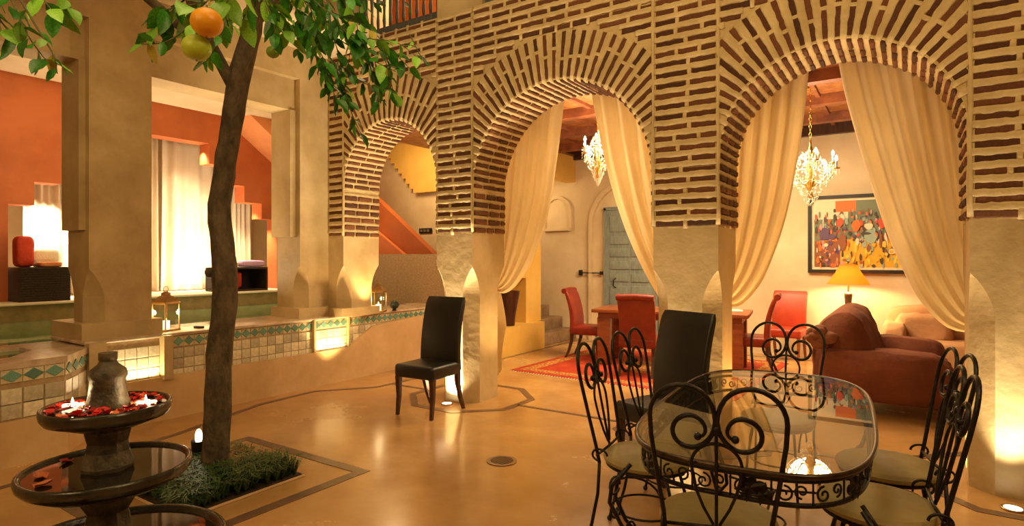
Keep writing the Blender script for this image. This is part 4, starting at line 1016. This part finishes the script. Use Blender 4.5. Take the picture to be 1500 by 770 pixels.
# ---------- lanterns
def lantern(label, loc, s=1.0, rz=.3):
    t = thing('lantern', label, 'lantern', loc, rz); w = .072*s; h = .24*s
    q = MB(); q.rbox(-w-.01,w+.01,-w-.01,w+.01,0,.018,.004); q.build('base', brassm, t)
    q = MB()
    for sx in (-1,1):
        for sy in (-1,1): q.box(sx*w-.005,sx*w+.005,sy*w-.005,sy*w+.005,.018,h)
    q.box(-w,w,-w-.004,-w+.004,h-.012,h); q.box(-w,w,w-.004,w+.004,h-.012,h); q.box(-w-.004,-w+.004,-w,w,h-.012,h); q.box(w-.004,w+.004,-w,w,h-.012,h); q.build('frame', brassm, t)
    q = MB(); q.box(-w+.004,w-.004,-w-.001,-w+.001,.02,h-.01); q.box(-w+.004,w-.004,w-.001,w+.001,.02,h-.01); q.box(-w-.001,-w+.001,-w+.004,w-.004,.02,h-.01); q.box(w-.001,w+.001,-w+.004,w-.004,.02,h-.01); q.build('pane', paneglass, t)
    q = MB(); q.loft([[(sx*k*w, sy*k*w, z) for sx, sy in ((-1,-1),(1,-1),(1,1),(-1,1))] for k, z in ((1.15,h),(1.1,h+.012),(.55,h+.055*s),(.35,h+.065*s),(.35,h+.085*s),(.1,h+.10*s))], True, True); q.build('roof', brassm, t)
    q = MB(); q.tube([(0, .025*s*math.cos(a), h+.118*s+.025*s*math.sin(a)) for a in [2*PI*k/16 for k in range(16)]], .003, 5, True); q.build('carrying_ring', brassm, t, smooth='all')
    q = MB(); q.lathe([(.03*s,.018),(.03*s,.085*s),(.001,.08*s)], 16, (0,0,0), True); cd_ = q.build('candle', candle_e, t, smooth=True)
    q = MB(); q.lathe([(.001,0),(.007,.01),(.005,.022),(.001,.035)], 8, (0,0,.085*s)); q.build('flame', flame_e, cd_, smooth='all')
    light('POINT', (loc[0],loc[1],loc[2]+.15*s), 4.0, W2, .03)
    return t
lantern('brass and glass candle lantern on the pool edge beside the big left column', (-5.99, 2.93, .792), 1.12)
lantern('tall brass candle lantern on the pool edge under the narrow arch', (-5.77, 5.50, .792), 1.1, .5)
q = MB(); q.lathe([(.035,0),(.035,.008),(.02,.02),(.05,.04),(.068,.075),(.05,.11),(.02,.13),(.001,.135)], 20, (0,0,0), True); placed(-5.72, 5.74, .792, 'round_vase', q, M('dark_green_glaze', (.01,.025,.02), rough=.3), 'small round dark green vase beside the lantern under the narrow arch', 'vase')
q = MB(); q.rbox(-.05,.05,-.03,.03,0,.02,.005); placed(-5.93, 3.22, .792, 'matchbox', q, blackm, 'tiny dark box on the pool edge right of the left lantern', 'box')

# ---------- floor drain
dn = thing('floor_drain', 'round metal drain cover set in the polished floor', 'drain', (-2.49, 3.60, 0))
q = MB(); q.lathe([(.085,.001),(.11,.001),(.112,.006),(.085,.007)], 32); q.build('ring', M('worn_steel', (.35,.28,.2), rough=.3, metal=.9), dn, smooth=True)
q = MB(); q.lathe([(.001,.004),(.085,.004)], 32); q.build('well', blackm, dn)
q = MB()
for k in range(-4, 5): l = math.sqrt(.083**2-(k*.019)**2); q.box(-l, l, k*.019-.005, k*.019+.005, .004, .0075)
q.build('grate', M('worn_steel_grate', (.25,.2,.15), rough=.35, metal=.9), dn)

# ---------- three-tiered fountain
FX, FY = -2.91, 1.18
fo = thing('fountain', 'three-tiered dark stone fountain with petals floating in its top basin', 'fountain', (FX, FY, 0))
def bowl(R, z, d, wd=.045):
    q = MB(); q.lathe([(.06,z-d),(R*.45,z-d*.92),(R*.80,z-d*.62),(R*.93,z-.06),(R*.985,z-.04),(R,z-.02),(R*.995,z-.004),(R*.97,z),(R*.93,z-.006),(R*.90,z-.03),(R*.72,z-d*.50),(R*.3,z-d*.75),(.05,z-d*.8)], 56)
    return q
bowl(.245, .865, .115).build('top_basin', stonem, fo, smooth='all')
bowl(.325, .600, .135).build('middle_basin', stonem, fo, smooth='all')
bowl(.47, .235, .13).build('bottom_basin', stonem, fo, smooth='all')
for R, z, nm in ((.222,.850,'top_water'),(.297,.584,'middle_water'),(.43,.213,'bottom_water')):
    q = MB(); q.lathe([(.02,z-.01),(R,z-.01),(R,z),(.02,z)], 48); q.build(nm, dwater, fo)
q = MB(); q.lathe([(.20,0),(.22,.03),(.13,.06),(.10,.09),(.11,.13)], 8, (0,0,0), True); q.build('foot', stonel, fo)
q = MB(); q.lathe([(.09,.12),(.10,.30),(.08,.40),(.12,.47)], 8); q.build('pedestal', stonel, fo)
q = MB(); q.lathe([(.08,.50),(.105,.60),(.085,.66),(.085,.68),(.08,.70),(.095,.76),(.09,.80)], 8); q.build('pedestal', stonel, fo)
q = MB(); q.lathe([(.07,.78),(.085,.86),(.078,.885),(.072,.91),(.068,.97),(.075,.985),(.070,1.01),(.04,1.035),(.032,1.05),(.036,1.055),(.036,1.085),(.001,1.085)], 24); q.build('spout', stonel, fo, smooth=True)
# petals, flowers and tea lights
def petal_mesh(m, seed):
    b = MB(); rnd = random.Random(seed)
    def fn(u, v): a = (u-.5)*2; w = math.sin(PI*min(1, v*.85+.12))**.7; return (a*.5*w, v-.5, .22*a*a+.25*(v-.5)**2+rnd.uniform(-.02,.02))
    b.grid(fn, 4, 4); o = b.build('petal', m, smooth='all', fixn=False); me = o.data; bpy.data.objects.remove(o); return me
PM = [petal_mesh(petalm, i) for i in range(3)]+[petal_mesh(petalo, 9)]
rnd = random.Random(5); first = True
for k in range(120):
    a = rnd.uniform(0, 2*PI); r = .222*math.sqrt(rnd.uniform(.17, .93)); orange_ = rnd.random() < .16
    o = bpy.data.objects.new('rose_petal', PM[3] if orange_ else PM[rnd.randrange(3)]); COL.objects.link(o)
    s = rnd.uniform(.022,.038); o.scale = (s, s*1.1, s); o.location = (FX+r*math.cos(a), FY+r*math.sin(a), .852+rnd.uniform(.0,.010)); o.rotation_euler = (rnd.uniform(-.35,.35), rnd.uniform(-.35,.35), rnd.uniform(0,6.3))
    tag(o, 'orange flower petal floating in the top fountain basin' if orange_ else 'red rose petal floating in the top fountain basin', 'petal', 'orange petals in the top basin' if orange_ else 'red petals in the top basin')
for k, (dx, dy, c_, lab) in enumerate([(.02,-.24,3,'pale petal floating in the middle basin nearest the pedestal'),(-.10,-.21,3,'pinkish petal floating left in the middle fountain basin'),(-.22,-.08,0,'dark red petal at the left rim of the middle fountain basin')]):
    o = bpy.data.objects.new('rose_petal', PM[c_]); COL.objects.link(o); o.scale = (.05,.06,.05); o.location = (FX+dx, FY+dy, .586); o.rotation_euler = (.1, -.1, k*1.9); tag(o, lab, 'petal')
def tealight(loc, lab):
    t = thing('tea_light', lab, 'candle', loc)
    q = MB(); q.lathe([(.022,0),(.024,.012),(.020,.014),(.001,.012)], 16, (0,0,0), True); q.build('cup', candle_e, t, smooth=True)
    for k in range(5):
        a = 2*PI*k/5; q = MB(); c = Vector((.03*math.cos(a), .03*math.sin(a), .008)); sq(q, tuple(c), (.014,.014,.007), 1.0, nu=8, nv=6); q.build('petal', candle_e, t, smooth='all')
    q = MB(); q.lathe([(.001,0),(.006,.010),(.001,.03)], 8, (0,0,.012)); q.build('flame', flame_e, t)
    light('POINT', (loc[0],loc[1],loc[2]+.06), .5, W2, .01)
p = onY(129, 594, 1.0); 
tealight((FX-.09, FY-.10, .855), 'glowing white floating candle in the top basin, left of the spout')
tealight((FX+.12, FY+.10, .855), 'glowing white floating candle in the top basin, right of the spout')

# ---------- planter with grass, spot and citrus tree
TX, TY = -3.93, 2.23
pb = thing('planting_bed', 'square bed of earth and dark grass cut into the floor round the tree', 'planting bed', (-3.87, 2.19, 0))
q = MB(); q.box(-.41,.41,-.40,.40,.002,.018); q.build('soil', soilm, pb)
q = MB(); q.tube([(-.42,-.41,.004),(.42,-.41,.004),(.42,.41,.004),(-.42,.41,.004)], .012, 4, True); q.build('edge', plaster, pb)
def tufts(name, m, n, reg, h, seed):
    rnd = random.Random(seed); q = MB()
    for k in range(n):
        x = rnd.uniform(reg[0], reg[1]); y = rnd.uniform(reg[2], reg[3])
        for j in range(9):
            a = rnd.uniform(0, 2*PI); L = h*rnd.uniform(.7,1.6); d = Vector((math.cos(a), math.sin(a), 0)); sd = Vector((-d.y, d.x, 0))*.0045; c = Vector((x, y, .015))
            p1 = c+d*L*.25+Vector((0,0,L*.55)); p2 = c+d*L*.75+Vector((0,0,L*.55))
            q.add([c-sd, c+sd, p1+sd*.8, p2, p1-sd*.8], [(0,1,2,4),(4,2,3)])
    return q.build(name, m, pb, fixn=False, kind='stuff')
tufts('grass', grassm, 260, (-.38,.39,-.38,.06), .15, 1); tufts('grass', grassm, 110, (.12,.39,.0,.38), .16, 2)
tufts('dry_grass', grassr, 60, (-.30,.15,.05,.36), .13, 3); tufts('grass', M('olive_blade_grass', (.09,.10,.02), (.16,.17,.05), 12, .6), 150, (-.38,.2,.05,.38), .13, 4)
t = thing('garden_spotlight', 'small lit spotlight behind the tree trunk in the bed', 'lamp', (TX-.235, TY+.03, .012), .6)
q = MB(); q.lathe([(.03,0),(.03,.10),(.045,.12),(.05,.20)], 16, (0,0,0), True); q.build('housing', blackm, t, smooth=True); q = MB(); q.ball((0,0,.225), .040, sx=.6, sy=.6, sz=1.4); q.build('lens', emis('garden_lamp_lens', (1,.80,.5), 4), t, smooth='all')
light('POINT', (TX-.235, TY+.03, .36), .5, (1,.82,.52), .04)

tree = thing('citrus_tree', 'citrus tree with slender brown trunk and glossy leaves in the floor bed', 'tree', (TX, TY, 0))
tpts = [(-3.934,2.233,0),(-3.92,2.24,.12),(-3.905,2.25,.45),(-3.895,2.258,.84),(-3.868,2.277,1.15),(-3.864,2.279,1.393),(-3.885,2.268,1.62),(-3.895,2.258,1.858),(-3.865,2.28,2.13),(-3.826,2.305,2.415),(-3.79,2.33,2.70),(-3.73,2.37,2.97),(-3.68,2.40,3.25)]
rad = [.105,.088,.084,.082,.080,.079,.076,.072,.070,.068,.072,.066,.055]
def loc_(p): return Vector((p[0]-TX, p[1]-TY, p[2]))
def smooth_path(P, k=4):
    P = [Vector(p) for p in P]; out = []
    for i in range(len(P)-1):
        a, b_, c, d = P[max(i-1,0)], P[i], P[i+1], P[min(i+2,len(P)-1)]
        for j in range(k):
            f = j/k; out.append(.5*((2*b_)+(-a+c)*f+(2*a-5*b_+4*c-d)*f*f+(-a+3*b_-3*c+d)*f**3))
    return out+[P[-1]]
q = MB(); sp_ = smooth_path([loc_(p) for p in tpts]); rr = []
for i in range(len(sp_)):
    f = i/4; j = min(int(f), len(rad)-2); rr.append((rad[j]+(rad[j+1]-rad[j])*(f-j)))
q.tube(sp_, rr, 16)
q.v = [tuple(Vector(p)+Vector((noise.noise(Vector(p)*Vector((14,14,7)).x*.6), noise.noise(Vector(p)*9+Vector((5,5,5))), 0))*.010) for p in q.v]
q.ball(tuple(loc_((-3.93,2.21,1.40))), .035, nu=10, nv=7); 
q.build('trunk', barkm, tree, smooth='all')
def limb(P, r0, r1, nm='branch'):
    S = smooth_path(P, 4); q = MB(); n = len(S); q.tube([loc_(p) for p in S], [r0+(r1-r0)*i/(n-1) for i in range(n)], 7); return q.build(nm, barkm, tree, smooth='all')
base = Vector((-3.76,2.35,2.86))
limb([(-3.80,2.32,2.62),(-3.84,2.22,2.82),(-3.70,2.0,3.0),(-3.35,1.75,3.02)], .045, .03)
limb([(-3.35,1.75,3.02),(-2.9,1.5,2.80),(-2.62,1.36,2.66),(-2.4,1.15,2.72)], .030, .012)
limb([(-3.70,2.38,3.1),(-3.5,2.6,3.4),(-3.2,2.85,3.55),(-2.9,3.0,3.45)], .045, .015)
limb([(-3.68,2.40,3.2),(-3.8,2.5,3.6),(-3.9,2.6,4.1)], .05, .02)
limb([(-3.72,2.37,3.0),(-3.5,2.35,3.35),(-3.3,2.5,3.7)], .04, .015)
limb([(-3.84,2.22,2.82),(-3.9,1.6,3.2),(-3.6,1.0,3.2),(-3.0,.55,2.9)], .035, .012)
# leaves
def leaf_mesh(m, w, seed, curl=.25):
    rnd = random.Random(seed); b = MB()
    def fn(u, v):
        a = (u-.5)*2; ww = w*math.sin(PI*(v**.85)*.98+.03)**.8; return (a*ww, v, .10*abs(a)*ww*4*.5-curl*v*v+.02*math.sin(v*12+a*3))
    b.grid(fn, 4, 6); o = b.build('leaf', m, smooth='all', fixn=False); me = o.data; bpy.data.objects.remove(o); return me
LM = [leaf_mesh(leafm, .27, 1), leaf_mesh(leafm, .31, 2, .1), leaf_mesh(leafm, .26, 3, .4), leaf_mesh(leafm, .29, 4, .2), leaf_mesh(leafl, .27, 5, .2), leaf_mesh(leafl, .30, 6, .35), leaf_mesh(leafy, .22, 7, .3)]
rnd = random.Random(21); stuffleaf = MB(); NLEAF = [0]
def leaf_at(p, d, size, light_=.25):
    d = Vector(d).normalized(); up = Vector((rnd.uniform(-.6,.6), rnd.uniform(-.6,.6), 1)); X = d.cross(up)
    if X.length < .05: X = d.orthogonal()
    X.normalize(); Z = X.cross(d)
    k = rnd.random(); me = LM[rnd.randrange(4)] if k > light_+.03 else (LM[4+rnd.randrange(2)] if k > .03 else LM[6])
    l = loc_(p); Mx = axes(l, X, d, Z, size, size, size)
    if NLEAF[0] < 299: share('leaf', me, tree, Mx); NLEAF[0] += 1
    else:
        w = .25; v = [l, l+(d*.35+X*w)*size, l+(d*.75+X*w*.8)*size-Z*size*.1, l+d*size-Z*size*.25, l+(d*.75-X*w*.8)*size-Z*size*.1, l+(d*.35-X*w)*size, l+d*.5*size-Z*size*.10]
        stuffleaf.add(v, [(0,1,6),(1,2,6),(2,3,6),(3,4,6),(4,5,6),(5,0,6)])
def sprig(pts, n, size=.085, r=.004, light_=.25, spread=1.0):
    P = [at(*p) for p in pts]; S = smooth_path(P, 5); m = len(S)
    q = MB(); q.tube([loc_(p) for p in S], [r*(1-.6*i/m) for i in range(m)], 5); q.build('twig', M_twig, tree, smooth='all')
    for k in range(n):
        f = (k+.6)/n; i = min(m-2, int(f*(m-1))); p = S[i].lerp(S[i+1], rnd.random()); t = (S[i+1]-S[i]).normalized()
        a = k*2.4+rnd.uniform(-.4,.4); s = t.orthogonal().normalized(); s2 = t.cross(s); side = s*math.cos(a)+s2*math.sin(a)
        leaf_at(p, t*.55+side*spread+Vector((0,0,-.55)), size*rnd.uniform(.75,1.2), light_)
M_twig = M('green_twig', (.10,.12,.04), (.16,.14,.06), 20, .7)
# left near branch, top left corner
sprig([(-40,-60,2.3),(10,-10,2.2),(40,50,2.15),(70,92,2.1)], 15, .085)
sprig([(30,-50,2.3),(60,-5,2.2),(85,25,2.2)], 10, .085); sprig([(-30,-30,2.2),(-5,20,2.2),(15,50,2.2)], 9, .09)
sprig([(60,-40,2.3),(95,-5,2.3),(102,12,2.3)], 5, .07); sprig([(30,0,2.1),(60,50,2.1),(78,80,2.1),(84,108,2.1)], 6, .065)
# left of the trunk
sprig([(420,-40,2.6),(350,-10,2.3),(290,5,2.1),(235,15,2.0)], 12, .095, light_=.5); sprig([(320,-40,2.2),(270,0,2.1),(235,30,2.05),(212,62,2.05)], 10, .08, light_=.35)
sprig([(290,30,2.0),(262,50,2.0),(240,62,2.0),(205,65,2.05)], 9, .06); sprig([(330,30,2.0),(312,75,2.0),(300,92,2.0)], 9, .055, light_=.35)
sprig([(345,-20,2.1),(330,10,2.1),(335,40,2.1)], 6, .10, light_=.8); sprig([(390,-30,2.8),(368,5,2.6),(355,30,2.6)], 7, .10, light_=.6)
sprig([(330,-30,2.2),(300,5,2.2),(275,25,2.2)], 6, .10, light_=.5)
# right of the trunk
for pts, n, s in [
 ([(400,-40,3.4),(430,5,3.4),(445,45,3.4)], 12, .12), ([(370,-40,3.0),(395,0,3.0),(415,30,3.1)], 9, .10), ([(440,-40,3.5),(470,0,3.5),(490,45,3.5)], 11, .10),
 ([(480,-40,3.6),(505,5,3.6),(515,50,3.6),(510,95,3.6)], 15, .115), ([(520,-40,3.7),(535,10,3.7),(545,55,3.7)], 9, .085),
 ([(470,20,3.4),(490,60,3.4),(500,100,3.4),(505,140,3.4)], 15, .11), ([(505,130,3.4),(515,165,3.4),(528,195,3.4)], 7, .085),
 ([(500,60,3.5),(540,85,3.5),(580,105,3.5)], 12, .10), ([(480,40,3.5),(530,55,3.5),(580,62,3.5),(612,85,3.5)], 11, .095), ([(560,70,3.5),(570,110,3.5),(578,140,3.5)], 8, .10),
 ([(455,20,3.4),(460,60,3.4),(465,100,3.4)], 9, .095), ([(520,60,3.6),(545,95,3.6),(560,120,3.6)], 9, .095), ([(600,50,3.6),(615,80,3.6),(625,92,3.6)], 3, .07), ([(400,0,3.2),(410,30,3.2),(405,60,3.2)], 5, .06),
 ([(430,30,3.5),(440,60,3.5),(436,75,3.5)], 5, .08), ([(560,-40,3.9),(590,0,3.9),(600,10,3.9)], 3, .07),
 ([(380,-40,3.1),(405,15,3.1),(425,60,3.1)], 10, .11), ([(420,-40,3.2),(450,10,3.2),(455,55,3.2)], 10, .11), ([(500,-30,3.3),(520,25,3.3),(528,70,3.3)], 11, .11), ([(455,50,3.3),(475,90,3.3),(480,130,3.3)], 9, .09), ([(530,30,3.6),(560,60,3.6),(600,100,3.6)], 10, .10), ([(490,90,3.35),(500,120,3.35),(512,150,3.35)], 8, .09), ([(540,90,3.5),(550,125,3.5),(556,150,3.5)], 6, .09), ([(440,-20,3.1),(462,30,3.1),(470,70,3.1)], 10, .11), ([(470,-20,3.3),(500,40,3.3),(540,75,3.3)], 12, .11), ([(380,-20,3.0),(400,30,3.0),(402,50,3.0)], 8, .10), ([(500,-30,3.5),(530,-5,3.5),(565,10,3.5)], 8, .09), ([(470,90,3.3),(482,120,3.3),(495,150,3.3)], 9, .09), ([(505,100,3.4),(530,120,3.4),(560,130,3.4)], 9, .09), ([(430,-30,3.0),(470,10,3.0),(500,25,3.0)], 9, .11)]:
    sprig(pts, n, s, light_=.3)
# the unseen crown above
for k in range(1500):
    c = Vector((-3.4, 2.3, 4.3)); d = Vector((rnd.gauss(0,1), rnd.gauss(0,1), rnd.gauss(0,.7))).normalized(); p = c+Vector((d.x*1.35, d.y*1.35, d.z*.75))*rnd.uniform(.5,1)
    if p.z < 3.75: continue
    leaf_at(p, (rnd.gauss(0,1), rnd.gauss(0,1), -.5), .11)
stuffleaf.build('foliage', leafm, tree, fixn=False, kind='stuff')
def fruit(p, r, m, label, cat, sz=.92):
    t = thing(cat, label, 'fruit', tuple(p)); q = MB(); q.ball((0,0,0), r, sz=sz, nu=24, nv=16); q.build('peel', m, t, smooth='all')
    q = MB(); q.lathe([(.002,r*sz+.012),(.006,r*sz-.002),(.010,r*sz-.006)], 8, (0,0,0), True); q.build('stem', M_twig, t); q = MB(); q.ball((.0,0,-r*sz*.985), .004); q.build('navel', brassm, t)
fruit(at(303,33,1.90), .049, orangem, 'large ripe orange hanging left of the tree trunk', 'orange')
fruit(at(288,70,1.93), .045, limem, 'green-yellow citrus fruit hanging just below the ripe orange', 'citrus_fruit')
fruit(at(400,76,3.25), .036, greenm, 'small green citrus fruit hanging right of the tree trunk', 'citrus_fruit')
fruit(at(466,35,3.45), .045, limem, 'yellow-green citrus fruit high among the leaves right of the trunk', 'citrus_fruit')
fruit(at(435,0,3.45), .045, limem, 'yellow-green citrus fruit at the top edge among the leaves', 'citrus_fruit')
